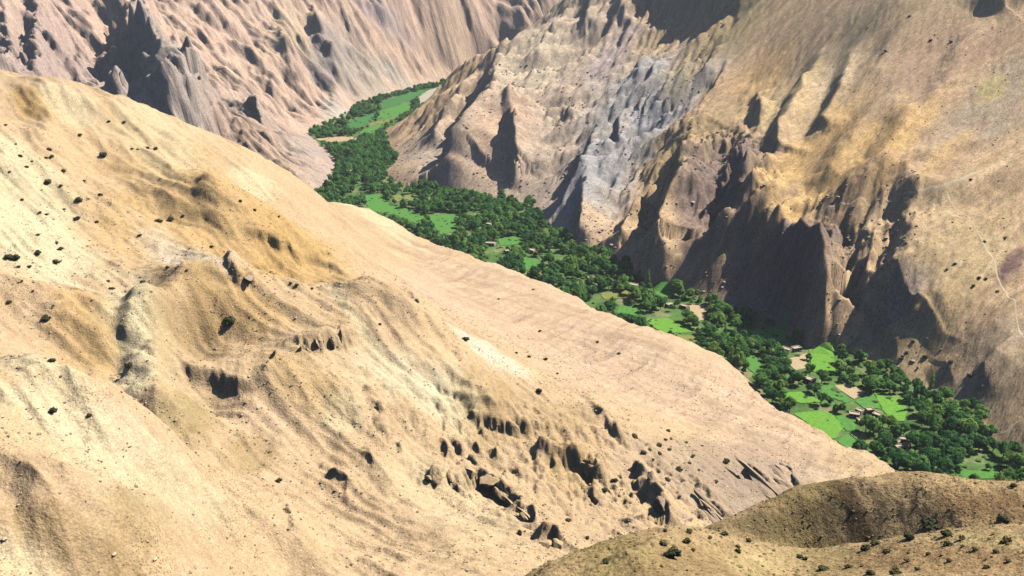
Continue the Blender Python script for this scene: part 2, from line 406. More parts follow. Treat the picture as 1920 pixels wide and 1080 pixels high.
def inside(poly, x, y):
    r = np.zeros(np.shape(x), bool); n = len(poly)
    for i in range(n):
        x0, y0 = poly[i]; x1, y1 = poly[i - 1]
        r ^= ((y0 > y) != (y1 > y)) & (x < (x1 - x0) * (y - y0) / (y1 - y0 + 1e-12) + x0)
    return r
OPEN_SLOPE = [hit('R', u, v, 0, 430) for u, v in [(1400, -60), (1335, 110), (1285, 230), (1400, 262), (1440, 330), (1450, 392), (1560, 390), (1715, 352), (1722, 470), (1690, 560), (1640, 640), (1800, 750), (1905, 865)]] + [np.array(p) for p in [(520, 300), (900, 700), (700, 1300), (420, 1300)]]

def ground(x, y):
    """height and landform index (0 valley, 1 hillside, 2 mountain, 3 far mountain, 4 knoll)"""
    x = np.asarray(x, float).ravel(); y = np.asarray(y, float).ravel()
    r = np.hypot(x, y)
    H = {c: TPSS[c](x, y) for c in 'LRFK'}
    top = np.maximum.reduce([H['L'], H['R'], H['F'], H['K'], np.zeros_like(x)])
    for c, marg in (('L', 16), ('R', 60), ('F', 60), ('K', 6)):
        m = np.nonzero((H[c] > top - marg) & (H[c] > -30) & (r < 3400))[0]
        if len(m) == 0: continue
        px, py = x[m], y[m]
        h = H[c][m].copy()
        h0 = h.copy()
        h = apply_strokes(c, px, py, h, {'L': 100, 'R': 300, 'F': 500, 'K': 700}[c])
        if c == 'R':            # gullies straight down the slope, finer ribs on the crags
            a = px * AX[0] + py * AX[1]; d = px * DN[0] + py * DN[1]
            wa = a + 16 * fbm(px / 120, py / 120, 2, 5)
            crag = sstep(-60, 60, a - 470)
            crag = np.maximum(crag, 0.9 * blob(px, py, 'R', 1460, 480, 240, 120, 430, 0.5, 0.3, 3))
            crag = np.maximum(crag, 0.8 * blob(px, py, 'R', 1370, 250, 100, 110, 430, 0.5, 0.3, 4))
            ox_, oy_ = 10 * fbm(px / 30, py / 30, 2, 12), 10 * fbm(px / 30, py / 30, 2, 13)
            smooth_ = np.mean([inside(OPEN_SLOPE, px + ox_ + 22 * math.cos(t_), py + oy_ + 22 * math.sin(t_)) for t_ in np.arange(8) * .785] + [inside(OPEN_SLOPE, px + ox_ + 9 * math.cos(t_), py + oy_ + 9 * math.sin(t_)) for t_ in np.arange(8) * .785], axis=0)
            crag = np.maximum(crag, .75) * (1 - smooth_)
            crag = np.maximum(crag, .45 * blob(px, py, 'R', 1425, 215, 40, 60, 430, .5, .3, 14))
            n1 = ridged(wa / 44, d / 420, 3, 11, 0.5)
            a2 = 0.89 * px - 0.45 * py + 5 * fbm(px / 50, py / 50, 2, 9); d2 = 0.45 * px + 0.89 * py
            n2 = ridged(a2 / 15, d2 / 120 + 3, 3, 23, 0.6)
            n3 = fbm(a2 / 6.0, d2 / 16.0, 2, 37)
            n4 = ridged((a2 + 1.5 * vnoise(px / 12, py / 12, 18)) / 6.5, d2 / 45, 1, 29, 0.6)
            broken = np.maximum(blob(px, py, 'R', 1340, 340, 100, 110, 430, .5, .4, 5), blob(px, py, 'R', 1555, 490, 40, 80, 430, .5, .4, 6))
            blk = ridged(px / 9, py / 9, 3, 39, .6)
            amp = sstep(-4, 30, h0)
            wb = 2.5 * fbm(px / 14, py / 14, 2, 14)
            bk = blocks((wa + wb) / 25, (d + 2 * wb) / 115, 15); bk2 = blocks((a2 + wb) / 11, d2 / 46, 16)
            h += amp * ((n1 - 0.55) * (6 + 9 * crag) + (n2 - 0.55) * (0.7 + 4.5 * crag) + (n4 - .5) * (0.4 + 1.8 * crag) + n3 * (0.2 + 0.6 * crag) + (blk - .5) * 6.0 * broken + (bk - .45) * (1 + 13 * crag) + (bk2 - .45) * (.3 + 4.0 * crag))
        elif c == 'F':
            wf = 0.8 * px + 0.9 * py + 18 * fbm(px / 130, py / 130, 2, 6); df = 0.8 * py - 0.9 * px
            m1 = ridged((wf + 10 * fbm(px / 70, py / 70, 3, 7)) / 100, df / 300, 4, 41, 0.5); m2 = ridged(wf / 18, df / 150, 2, 53, 0.6); m3 = fbm(px / 14, py / 14, 2, 57)
            m4 = ridged(wf / 11, df / 110, 1, 55, .6)
            h += sstep(-4, 40, h0) * ((blocks((wf + 5 * m3) / 55, (df + 9 * m3) / 170, 17) - .45) * 24 + (blocks((wf + 3 * m3) / 21, df / 75, 18) - .45) * 8 + (m1 - 0.55) * 30 + ((m2 - 0.55) * 5 + (m4 - .5) * 2.2) * (.25 + sstep(-.3, .4, fbm(px / 120, py / 120, 3, 58))) + m3 * 1.2)
        elif c == 'L':
            rough = sstep(22, 60, h0)
            rk = blob(px, py, 'L', 1080, 885, 340, 90, 140, 0.6, 0.4, 21, 14)
            bench = sstep(8, 14, h0) * (1 - rough)
            h += bench * ((ridged((0.78 * px - 0.62 * py + 8 * fbm(px / 50, py / 50, 2, 83)) / 26, (0.62 * px + 0.78 * py) / 110, 3, 84, .55) - .5) * 3.4 + fbm((0.62 * px + 0.78 * py) / 9, (0.78 * px - 0.62 * py) / 60, 3, 85) * .9)
            rl = ridged((0.55 * px + 0.83 * py + 7 * fbm(px / 40, py / 40, 2, 62)) / 17, (0.83 * px - 0.55 * py) / 90, 3, 63, .5) - .5
            h += rough * (rl * 3.6 + fbm(px / 9, py / 9, 3, 64) * .7)
            h += rough * (fbm(px / 30, py / 30, 4, 61) * 2.0 + fbm(px / 4.5, py / 4.5, 3, 67) * 0.5) + sstep(4, 14, h0) * (1 - rough) * fbm(px / 22, py / 22, 4, 69) * 0.8
            h += rk * ((blocks((px + py * .5) / 6.5, (py - px * .5) / 11, 19) - .45) * 2.6 + (ridged(px / 7, py / 9, 3, 75) - 0.5) * 1.2 + (ridged(px / 2.8, py / 2.8, 1, 76) - .5) * 0.9)
            lm = np.clip(rk * 1.2 * sstep(-.25, .25, fbm(px / 28, py / 28, 3, 78)) + blob(px, py, 'L', 560, 450, 150, 40, 140, .5, .5, 22, 25) * .7 + blob(px, py, 'L', 1430, 890, 100, 40, 140, .5, .4, 23, 30), 0, 1)
            qq = (h + 0.30 * px - 0.12 * py + 2.5 * fbm(px / 16, py / 16, 3, 79)) / 6.5
            fr = qq - np.floor(qq)
            h += lm * (sstep(.72, .98, fr) - fr) * 6.5 * .55
            h += sstep(-9, 2, h0) * (1 - sstep(13, 22, h0)) * (fbm(px / 24, py / 24, 4, 77) * 4.5 + fbm(px / 5, py / 5, 3, 78) * 1.2)
        else:
            h += fbm(px / 12, py / 12, 4, 71) * 1.0 + fbm(px / 2.2, py / 2.2, 3, 73) * 0.3
        H[c][m] = h
    hV = 0.25 * fbm(x / 40, y / 40, 3, 81)
    idx = np.stack([hV, H['L'], H['R'], H['F'], H['K']]).argmax(0)
    h = smax(smax(smax(hV, H['L'], 1.2), H['R'], 2.0), H['F'], 2.0)
    h = np.maximum(h, H['K'])
    # beyond the surveyed ground the mountains simply go on
    away = np.maximum(sstep(2300, 3300, r), sstep(60, 260, -y + 0.25 * np.abs(x)))
    away = np.maximum(away, sstep(700, 1400, np.abs(x) - 0.35 * np.maximum(y, 0)))
    if (away > 0).any():
        gen = 230 + 220 * (ridged(x / 1100, y / 1100, 5, 91) - 0.5)
        h = h * (1 - away) + gen * away
    return h, idx

# ------------------------------------------------------------------ mesh and material helpers
def mesh_np(name, verts, quads, smooth=True):
    quads = np.asarray(quads, np.int32)
    k = quads.shape[1]
    me = bpy.data.meshes.new(name)
    me.vertices.add(len(verts)); me.vertices.foreach_set('co', np.asarray(verts, np.float32).ravel())
    nq = len(quads)
    me.loops.add(nq * k); me.loops.foreach_set('vertex_index', quads.ravel())
    me.polygons.add(nq)
    me.polygons.foreach_set('loop_start', np.arange(0, nq * k, k, dtype=np.int32))
    me.polygons.foreach_set('loop_total', np.full(nq, k, np.int32))
    me.polygons.foreach_set('use_smooth', np.full(nq, smooth, bool))
    me.update()
    return me

def put_tint(me, rgb):
    ca = me.color_attributes.new('tint', 'FLOAT_COLOR', 'POINT')
    ca.data.foreach_set('color', np.hstack([rgb, np.ones((len(rgb), 1))]).astype(np.float32).ravel())

def link(name, me, mat=None, parent=None, **props):
    o = bpy.data.objects.new(name, me); COL.objects.link(o)
    if mat is not None and me is not None and len(me.materials) == 0: me.materials.append(mat)
    if parent is not None: o.parent = parent
    for k, v in props.items(): o[k] = v
    return o

def new_mat(name, rough=0.95):
    m = bpy.data.materials.new(name); m.use_nodes = True
    b = m.node_tree.nodes['Principled BSDF']
    b.inputs['Roughness'].default_value = rough
    b.inputs['Specular IOR Level'].default_value = 0.12
    return m, m.node_tree, b

def node(nt, kind, **kw):
    n = nt.nodes.new(kind)
    for k, v in kw.items(): setattr(n, k, v)
    return n

def ground_mat(name, scales, bump, streak=None, specks=None):
    """attribute colour broken up by world-space noise, with fine relief"""
    m, nt, b = new_mat(name)
    at = node(nt, 'ShaderNodeAttribute', attribute_name='tint')
    geo = node(nt, 'ShaderNodeNewGeometry')
    vec = geo.outputs['Position']
    mixc = at.outputs['Color']
    svec = vec
    if streak:
        mp = node(nt, 'ShaderNodeMapping'); mp.inputs['Rotation'].default_value = (0, 0, streak[0])
        m2 = node(nt, 'ShaderNodeMapping'); m2.inputs['Scale'].default_value = streak[1]
        nt.links.new(vec, mp.inputs['Vector']); nt.links.new(mp.outputs[0], m2.inputs['Vector']); svec = m2.outputs[0]
    for i, (sc, lo, hi) in enumerate(scales):
        nz = node(nt, 'ShaderNodeTexNoise'); nz.inputs['Scale'].default_value = sc; nz.inputs['Detail'].default_value = 4; nz.inputs['Roughness'].default_value = 0.65
        if streak and i == 0:
            nt.links.new(svec, nz.inputs['Vector'])
        else:
            nt.links.new(vec, nz.inputs['Vector'])
        mr = node(nt, 'ShaderNodeMapRange'); mr.inputs['From Min'].default_value = 0.3; mr.inputs['From Max'].default_value = 0.7
        mr.inputs['To Min'].default_value = lo; mr.inputs['To Max'].default_value = hi
        nt.links.new(nz.outputs[0], mr.inputs['Value'])
        mx = node(nt, 'ShaderNodeMix', data_type='RGBA', blend_type='MULTIPLY'); mx.inputs['Factor'].default_value = 1.0
        nt.links.new(mixc, mx.inputs[6]); nt.links.new(mr.outputs[0], mx.inputs[7]); mixc = mx.outputs[2]
    if specks:                                            # pebbles and cushion plants too small to model
        sc, size, dark, cover = specks
        vo = node(nt, 'ShaderNodeTexVoronoi'); vo.inputs['Scale'].default_value = sc; nt.links.new(vec, vo.inputs['Vector'])
        cn = node(nt, 'ShaderNodeTexNoise'); cn.inputs['Scale'].default_value = 0.05; cn.inputs['Detail'].default_value = 3; nt.links.new(vec, cn.inputs['Vector'])
        cm = node(nt, 'ShaderNodeMapRange'); cm.inputs['From Min'].default_value = 0.40; cm.inputs['From Max'].default_value = 0.62; cm.inputs['To Min'].default_value = size * cover; cm.inputs['To Max'].default_value = size
        nt.links.new(cn.outputs[0], cm.inputs['Value'])
        lt = node(nt, 'ShaderNodeMath', operation='LESS_THAN'); nt.links.new(vo.outputs['Distance'], lt.inputs[0]); nt.links.new(cm.outputs[0], lt.inputs[1])
        mx = node(nt, 'ShaderNodeMix', data_type='RGBA', blend_type='MULTIPLY'); mx.inputs[7].default_value = (dark, dark * .95, dark * .8, 1)
        nt.links.new(lt.outputs[0], mx.inputs['Factor']); nt.links.new(mixc, mx.inputs[6]); mixc = mx.outputs[2]
    nt.links.new(mixc, b.inputs['Base Color'])
    nrm = None
    for sc, dist in bump:
        nz = node(nt, 'ShaderNodeTexNoise'); nz.inputs['Scale'].default_value = sc; nz.inputs['Detail'].default_value = 5; nz.inputs['Roughness'].default_value = 0.6
        nt.links.new(svec, nz.inputs['Vector'])
        bp = node(nt, 'ShaderNodeBump'); bp.inputs['Strength'].default_value = 1.0; bp.inputs['Distance'].default_value = dist
        nt.links.new(nz.outputs[0], bp.inputs['Height'])
        if nrm is not None: nt.links.new(nrm, bp.inputs['Normal'])
        nrm = bp.outputs[0]
    nt.links.new(nrm, b.inputs['Normal'])
    return m

M_HILL = ground_mat('sandy_hillside', [(2.2, .70, 1.25), (0.45, .84, 1.14), (0.06, .92, 1.08)], [(0.5, 0.35), (1.6, 0.34)], specks=(1.5, 0.32, .6, .25))
M_ROCK = ground_mat('banded_crag_rock', [(0.5, .76, 1.2), (0.9, .66, 1.3), (0.2, .84, 1.14)], [(0.25, 0.9), (0.8, 0.8)], streak=(math.radians(-42), (0.25, 1.0, 0.06)), specks=(.55, .30, .62, .2))
M_FAR = ground_mat('pink_mountain_rock', [(0.35, .78, 1.18), (0.55, .68, 1.28), (0.05, .88, 1.12)], [(0.16, 1.4), (0.5, 1.2)], streak=(math.radians(42), (0.25, 1.0, 0.06)), specks=(.4, .30, .68, .2))
M_VAL = ground_mat('valley_soil_and_grass', [(0.6, .7, 1.25), (0.1, .8, 1.2)], [(0.6, 0.5)])
M_KNOLL = ground_mat('steppe_grass_slope', [(1.4, .6, 1.3), (0.16, .85, 1.15)], [(0.8, 0.6), (3.0, 0.2)], specks=(1.6, 0.38, .5, .6))
GMATS = [M_VAL, M_HILL, M_ROCK, M_FAR, M_KNOLL]

# ------------------------------------------------------------------ build the ground
DAZ = 0.0015
AZ = np.arange(-0.60, 0.601, DAZ)
RR = np.concatenate([np.geomspace(92, 450, 700, endpoint=False), np.geomspace(450, 2150, 680)])
A2, R2 = np.meshgrid(AZ, RR)
gx = (np.sin(A2) * R2).ravel(); gy = (np.cos(A2) * R2).ravel()
gz, gi = ground(gx, gy)
nc, nr = len(AZ), len(RR)
GZ = gz.reshape(nr, nc)
LRR = np.log(RR)
def zat(x, y):
    x = np.atleast_1d(np.asarray(x, float)); y = np.atleast_1d(np.asarray(y, float))
    fa = np.clip((np.arctan2(x, y) - AZ[0]) / DAZ, 0, nc - 1.001)
    fr = np.clip(np.interp(np.log(np.hypot(x, y) + 1e-9), LRR, np.arange(nr)), 0, nr - 1.001)
    i = fr.astype(int); j = fa.astype(int); u = fr - i; v = fa - j
    return (GZ[i, j] * (1 - u) + GZ[i + 1, j] * u) * (1 - v) + (GZ[i, j + 1] * (1 - u) + GZ[i + 1, j + 1] * u) * v
def iat(x, y):
    fa = np.clip((np.arctan2(x, y) - AZ[0]) / DAZ, 0, nc - 1.001); fr = np.clip(np.interp(np.log(np.hypot(x, y) + 1e-9), LRR, np.arange(nr)), 0, nr - 1.001)
    return gi.reshape(nr, nc)[np.round(fr).astype(int), np.round(fa).astype(int)]
def spot(u, v):
    """the visible ground under a photo point"""
    d = ray(u, v); t = np.geomspace(60, 2300, 2500)
    g = CAMZ + d[2] * t - zat(d[0] * t, d[1] * t)
    k = np.nonzero((g[:-1] > 0) & (g[1:] <= 0))[0]
    k = k[0] if len(k) else int(np.argmin(np.abs(g[:-1])))
    f = g[k] / (g[k] - g[k + 1] + 1e-9); tt = t[k] + (t[k + 1] - t[k]) * min(max(f, 0), 1)
    return d[0] * tt, d[1] * tt, float(zat(d[0] * tt, d[1] * tt)[0]), tt
def proj(x, y, z):
    dz = z - CAMZ; f = y * CP - dz * SP
    return 960 + FPX * x / f, 540 - FPX * (y * SP + dz * CP) / f

PLACE = lambda comp, u, v, tmin: np.array(spot(u, v)[:2])

# ------------------------------------------------------------------ ground colour (soil, rock, plant cover; some cliff and knoll shade put in)
def paint(x, y, z, idx):
    c = np.array([[.12, .22, .06], [.62, .44, .255], [.62, .43, .25], [.64, .45, .33], [.49, .345, .175]])[idx]
    def lay(sel, comp, u, v, ru, rv, col, k=1.0, tmin=60.0, soft=0.55, seed=0, nz=0.5, rot=0):
        w = blob(x[sel], y[sel], comp, u, v, ru, rv, tmin, soft, nz, seed, rot, PLACE)[:, None] * k
        c[sel] = c[sel] * (1 - w) + np.array(col) * w
    S = [np.nonzero(idx == k)[0] for k in range(5)]
    # hillside
    n = fbm(x[S[1]] / 45, y[S[1]] / 45, 4, 201)[:, None]; c[S[1]] *= 1 + 0.16 * n * np.array([1.0, 1.0, .9])
    pale, orange, pink, brown = (.70, .60, .37), (.58, .365, .13), (.66, .465, .315), (.42, .285, .13)
    for i, (u, v, ru, rv, col, k) in enumerate([
        (400, 370, 240, 90, orange, .55), (60, 190, 45, 28, orange, .8), (560, 440, 100, 45, orange, .6), (430, 560, 110, 60, orange, .55), (170, 600, 70, 60, orange, .55),
        (1000, 590, 260, 70, pink, .75), (1280, 720, 220, 60, pink, .7), (830, 560, 90, 50, pink, .8), (480, 780, 80, 40, pink, .4), (220, 780, 120, 35, pink, .45), (1450, 830, 160, 40, pink, .5),
        (60, 450, 130, 60, pale, .95), (40, 340, 110, 60, pale, .75), (255, 560, 55, 70, pale, .8), (255, 705, 28, 35, pale, .7), (130, 200, 60, 30, pale, .6), (300, 250, 90, 40, pale, .4),
        (770, 720, 110, 34, (.66, .60, .41), .6), (860, 765, 55, 55, pale, .75), (640, 780, 40, 40, pale, .5), (912, 655, 22, 20, (.74, .67, .50), .8), (690, 392, 75, 24, pale, .7), (350, 488, 80, 10, (.74, .68, .54), .5),
        (480, 335, 45, 20, pale, .7), (300, 880, 120, 50, pale, .55), (60, 760, 110, 22, pale, .7), (90, 675, 90, 14, pale, .6), (640, 560, 110, 14, pale, .6), (30, 1050, 80, 40, pale, .5), (850, 950, 140, 50, (.70, .55, .33), .6),
        (385, 630, 50, 70, brown, .55), (345, 770, 60, 45, (.40, .30, .14), .75), (470, 860, 50, 34, (.40, .29, .14), .7), (905, 740, 50, 60, brown, .5), (120, 990, 140, 45, brown, .5), (250, 970, 60, 70, brown, .5),
        (1020, 780, 130, 40, brown, .35), (300, 560, 26, 70, brown, .55), (340, 390, 90, 35, brown, .35), (180, 640, 40, 50, brown, .4), (560, 700, 80, 40, (.50, .35, .16), .6), (1280, 880, 120, 50, (.50, .37, .25), .7),
        (1440, 895, 60, 30, (.38, .29, .21), .8), (1080, 850, 60, 26, (.55, .38, .18), .7)]):
        lay(S[1], 'L', u, v, ru, rv, col, k, 140, .5, 300 + i, .6, 26 if ru > rv * 1.5 else 0)
    bw = sstep(45, 25, z[S[1]])[:, None]
    st = fbm((0.62 * x[S[1]] + 0.78 * y[S[1]]) / 8, (0.78 * x[S[1]] - 0.62 * y[S[1]]) / 70, 4, 202)[:, None]
    c[S[1]] *= 1 + bw * 0.28 * st * np.array([.8, 1.0, 1.2])
    # knoll
    n = fbm(x[S[4]] / 9, y[S[4]] / 9, 4, 203)[:, None]; c[S[4]] *= 1 + 0.3 * n
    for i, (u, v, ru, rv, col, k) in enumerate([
        (1600, 960, 260, 55, (.15, .10, .05), .95), (1440, 985, 90, 26, (.20, .15, .065), .8), (1860, 950, 110, 30, (.34, .21, .10), .85), (1500, 918, 120, 14, (.30, .22, .09), .7),  # darkest two: brown plant cover, with the face's shade put into the colour
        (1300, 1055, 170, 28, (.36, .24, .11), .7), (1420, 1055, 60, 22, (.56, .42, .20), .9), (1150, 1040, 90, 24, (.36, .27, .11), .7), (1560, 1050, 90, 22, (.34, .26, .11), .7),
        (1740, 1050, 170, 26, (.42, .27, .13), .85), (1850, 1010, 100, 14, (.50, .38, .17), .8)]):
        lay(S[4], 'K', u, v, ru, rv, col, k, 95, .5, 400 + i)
    # mountain
    a = x[S[2]] * AX[0] + y[S[2]] * AX[1]; d = x[S[2]] * DN[0] + y[S[2]] * DN[1]
    n = fbm((a + 10 * vnoise(a / 60, d / 60, 4)) / 7, d / 110, 4, 205)[:, None]; c[S[2]] *= 1 + 0.42 * n
    warm, palepink, grey, olive = (.74, .48, .21), (.66, .49, .35), (.44, .43, .41), (.53, .39, .23)
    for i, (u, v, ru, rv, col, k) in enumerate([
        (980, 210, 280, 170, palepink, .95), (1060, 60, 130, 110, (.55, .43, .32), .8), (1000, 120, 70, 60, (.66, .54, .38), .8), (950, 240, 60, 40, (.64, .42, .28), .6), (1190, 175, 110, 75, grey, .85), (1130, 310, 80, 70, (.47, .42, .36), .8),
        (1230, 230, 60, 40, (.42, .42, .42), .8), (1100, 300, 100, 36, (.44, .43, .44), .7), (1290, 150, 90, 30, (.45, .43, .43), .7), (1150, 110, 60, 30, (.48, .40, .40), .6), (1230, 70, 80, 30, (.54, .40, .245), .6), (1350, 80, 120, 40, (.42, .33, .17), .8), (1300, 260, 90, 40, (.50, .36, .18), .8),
        (1460, 480, 240, 120, (.235, .175, .15), .9), (1350, 340, 90, 70, (.25, .185, .165), .85), (1250, 420, 30, 60, (.50, .34, .20), .9), (1010, 380, 60, 40, (.46, .37, .30), .7),  # first two: cliff shadow deepened by a darker rock colour
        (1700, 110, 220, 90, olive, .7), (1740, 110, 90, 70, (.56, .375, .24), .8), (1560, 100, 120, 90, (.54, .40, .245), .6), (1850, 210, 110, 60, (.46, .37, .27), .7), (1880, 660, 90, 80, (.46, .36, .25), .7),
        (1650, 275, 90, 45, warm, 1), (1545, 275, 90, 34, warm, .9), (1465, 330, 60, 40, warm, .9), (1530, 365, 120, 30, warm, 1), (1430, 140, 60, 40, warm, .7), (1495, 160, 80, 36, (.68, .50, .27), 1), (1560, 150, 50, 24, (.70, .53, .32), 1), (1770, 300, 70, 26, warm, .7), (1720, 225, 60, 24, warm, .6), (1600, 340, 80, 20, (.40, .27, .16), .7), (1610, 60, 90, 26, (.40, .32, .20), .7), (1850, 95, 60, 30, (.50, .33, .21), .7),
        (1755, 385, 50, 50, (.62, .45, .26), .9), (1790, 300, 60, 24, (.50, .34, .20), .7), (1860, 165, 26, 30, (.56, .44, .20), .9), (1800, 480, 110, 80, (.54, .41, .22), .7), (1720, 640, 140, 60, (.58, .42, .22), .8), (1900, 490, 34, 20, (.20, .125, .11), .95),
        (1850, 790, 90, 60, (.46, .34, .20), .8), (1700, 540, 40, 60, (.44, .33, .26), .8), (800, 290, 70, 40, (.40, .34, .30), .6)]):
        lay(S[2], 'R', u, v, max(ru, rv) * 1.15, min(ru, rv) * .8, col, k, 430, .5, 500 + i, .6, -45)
    # far mountain
    wf = x[S[3]] + 0.55 * y[S[3]]; df = y[S[3]] - 0.55 * x[S[3]]
    n = fbm(wf / 14, df / 130, 4, 207)[:, None]; c[S[3]] *= 1 + 0.32 * n
    for i, (u, v, ru, rv, col, k) in enumerate([
        (290, 110, 130, 110, (.42, .36, .31), .8), (620, 80, 70, 60, (.36, .31, .28), .8), (690, 150, 60, 30, (.50, .42, .32), .8), (630, 210, 26, 22, (.55, .50, .41), .8), (740, 135, 50, 16, (.52, .48, .38), .7), (100, 80, 120, 90, (.50, .36, .30), .7),
        (540, 60, 40, 60, (.66, .49, .32), .7), (500, 280, 90, 50, (.56, .38, .25), .7), (850, 60, 110, 60, (.58, .42, .29), .7), (440, 230, 60, 40, (.48, .33, .24), .7), (720, 15, 60, 20, (.40, .33, .33), .7)]):
        lay(S[3], 'F', u, v, ru, rv, col, k, 800, .6, 600 + i, .6, 40)
    # valley floor: grass, bare soil
    n = fbm(x[S[0]] / 18, y[S[0]] / 18, 4, 209)
    w = sstep(0.05, 0.4, n)[:, None]; c[S[0]] = c[S[0]] * (1 - w * .6) + np.array([.40, .32, .18]) * w * .6
    w = sstep(-0.1, -0.4, n)[:, None]; c[S[0]] = c[S[0]] * (1 - w * .8) + np.array([.06, .12, .03]) * w * .8
    return np.clip(c, 0.02, 0.9)

tint = paint(gx, gy, gz, gi)
q = np.arange(nr * nc).reshape(nr, nc)
quads = np.stack([q[:-1, :-1], q[:-1, 1:], q[1:, 1:], q[1:, :-1]], -1).reshape(-1, 4)[:, ::-1]
fi = gi[quads[:, 0]]
for k, (nm, lab) in enumerate([('valley_floor', 'green valley floor between the bare slopes'), ('hillside', 'bare sandy hillside falling to the green valley'),
                               ('mountain', 'brown craggy mountain on the far side of the valley'), ('far_mountain', 'pinkish mountain closing the head of the valley'),
                               ('knoll', 'brown grassy knoll nearest the viewer')]):
    qs = quads[fi == k]
    used, inv = np.unique(qs.ravel(), return_inverse=True)
    me = mesh_np(nm, np.stack([gx[used], gy[used], gz[used]], 1), inv.reshape(-1, 4))
    put_tint(me, tint[used])
    link(nm, me, GMATS[k], kind='structure', label=lab)

# the land outside the picture, coarse, so that the place goes on
def coarse(name, az, rr, drop):
    a2, r2 = np.meshgrid(az, rr)
    x = (np.sin(a2) * r2).ravel(); y = (np.cos(a2) * r2).ravel()
    z, ii = ground(x, y)
    ii = np.where(ii == 0, 2, ii)
    t = np.array([[.13, .17, .06], [.60, .425, .225], [.37, .265, .15], [.56, .40, .28], [.33, .235, .105]])[ii] * (1 + 0.2 * fbm(x / 60, y / 60, 4, 220)[:, None])
    n_r, n_c = len(rr), len(az)
    qq = np.arange(n_r * n_c).reshape(n_r, n_c)
    qd = np.stack([qq[:-1, :-1], qq[:-1, 1:], qq[1:, 1:], qq[1:, :-1]], -1).reshape(-1, 4)[:, ::-1]
    me = mesh_np(name, np.stack([x, y, z - drop], 1), qd); put_tint(me, t)
    link(name, me, M_HILL, kind='structure', label='bare mountain land around the valley')
coarse('terrain', np.linspace(0.597, 2 * math.pi - 0.597, 150), np.geomspace(4, 2160, 190), 0.6)
coarse('terrain', np.linspace(-math.pi, math.pi, 220), np.geomspace(2120, 12000, 54), 4.0)
coarse('terrain', np.linspace(-0.6, 0.6, 60), np.geomspace(4, 93, 60), 0.3)

# ------------------------------------------------------------------ fields on the valley floor
def simple_mat(name, col, rough=0.9, var=0.25, scale=1.0, bump=0.0, attr=False, hue=0.0, rows=None, leafy=0.0):
    m, nt, b = new_mat(name, rough)
    geo = node(nt, 'ShaderNodeNewGeometry')
    if attr:
        at = node(nt, 'ShaderNodeAttribute', attribute_name='tint'); base = at.outputs['Color']
    else:
        rg = node(nt, 'ShaderNodeRGB'); rg.outputs[0].default_value = (*col, 1); base = rg.outputs[0]
    if hue:
        oi = node(nt, 'ShaderNodeObjectInfo')
        hs = node(nt, 'ShaderNodeHueSaturation')
        mr = node(nt, 'ShaderNodeMapRange'); mr.inputs['To Min'].default_value = 1 - hue; mr.inputs['To Max'].default_value = 1 + hue
        nt.links.new(oi.outputs['Random'], mr.inputs['Value']); nt.links.new(mr.outputs[0], hs.inputs['Value']); nt.links.new(base, hs.inputs['Color'])
        mr2 = node(nt, 'ShaderNodeMapRange'); mr2.inputs['To Min'].default_value = 0.5 + hue * 0.06; mr2.inputs['To Max'].default_value = 0.5 - hue * 0.06
        nt.links.new(oi.outputs['Random'], mr2.inputs['Value']); nt.links.new(mr2.outputs[0], hs.inputs['Hue'])
        base = hs.outputs[0]
    srcs = []
    nz = node(nt, 'ShaderNodeTexNoise'); nz.inputs['Scale'].default_value = scale; nz.inputs['Detail'].default_value = 5; nz.inputs['Roughness'].default_value = 0.7
    nt.links.new(geo.outputs['Position'], nz.inputs['Vector']); srcs.append((nz.outputs[0], var))
    if rows:
        mp = node(nt, 'ShaderNodeMapping'); mp.inputs['Rotation'].default_value = (0, 0, rows)
        wv = node(nt, 'ShaderNodeTexWave'); wv.inputs['Scale'].default_value = 0.22; wv.inputs['Distortion'].default_value = 3.0; wv.inputs['Detail'].default_value = 2
        nt.links.new(geo.outputs['Position'], mp.inputs['Vector']); nt.links.new(mp.outputs[0], wv.inputs['Vector']); srcs.append((wv.outputs['Fac'], 0.05))
    for out, vr in srcs:
        mr = node(nt, 'ShaderNodeMapRange'); mr.inputs['From Min'].default_value = 0.25; mr.inputs['From Max'].default_value = 0.75
        mr.inputs['To Min'].default_value = 1 - vr; mr.inputs['To Max'].default_value = 1 + vr
        nt.links.new(out, mr.inputs['Value'])
        mx = node(nt, 'ShaderNodeMix', data_type='RGBA', blend_type='MULTIPLY'); mx.inputs['Factor'].default_value = 1.0
        nt.links.new(base, mx.inputs[6]); nt.links.new(mr.outputs[0], mx.inputs[7]); base = mx.outputs[2]
    nt.links.new(base, b.inputs['Base Color'])
    if leafy:
        tr = node(nt, 'ShaderNodeBsdfTranslucent'); ms = node(nt, 'ShaderNodeMixShader'); ms.inputs[0].default_value = leafy
        nt.links.new(base, tr.inputs['Color']); nt.links.new(b.outputs[0], ms.inputs[1]); nt.links.new(tr.outputs[0], ms.inputs[2])
        nt.links.new(ms.outputs[0], nt.nodes['Material Output'].inputs['Surface'])
    if bump:
        bp = node(nt, 'ShaderNodeBump'); bp.inputs['Distance'].default_value = bump
        nt.links.new(nz.outputs[0], bp.inputs['Height']); nt.links.new(bp.outputs[0], b.inputs['Normal'])
    return m

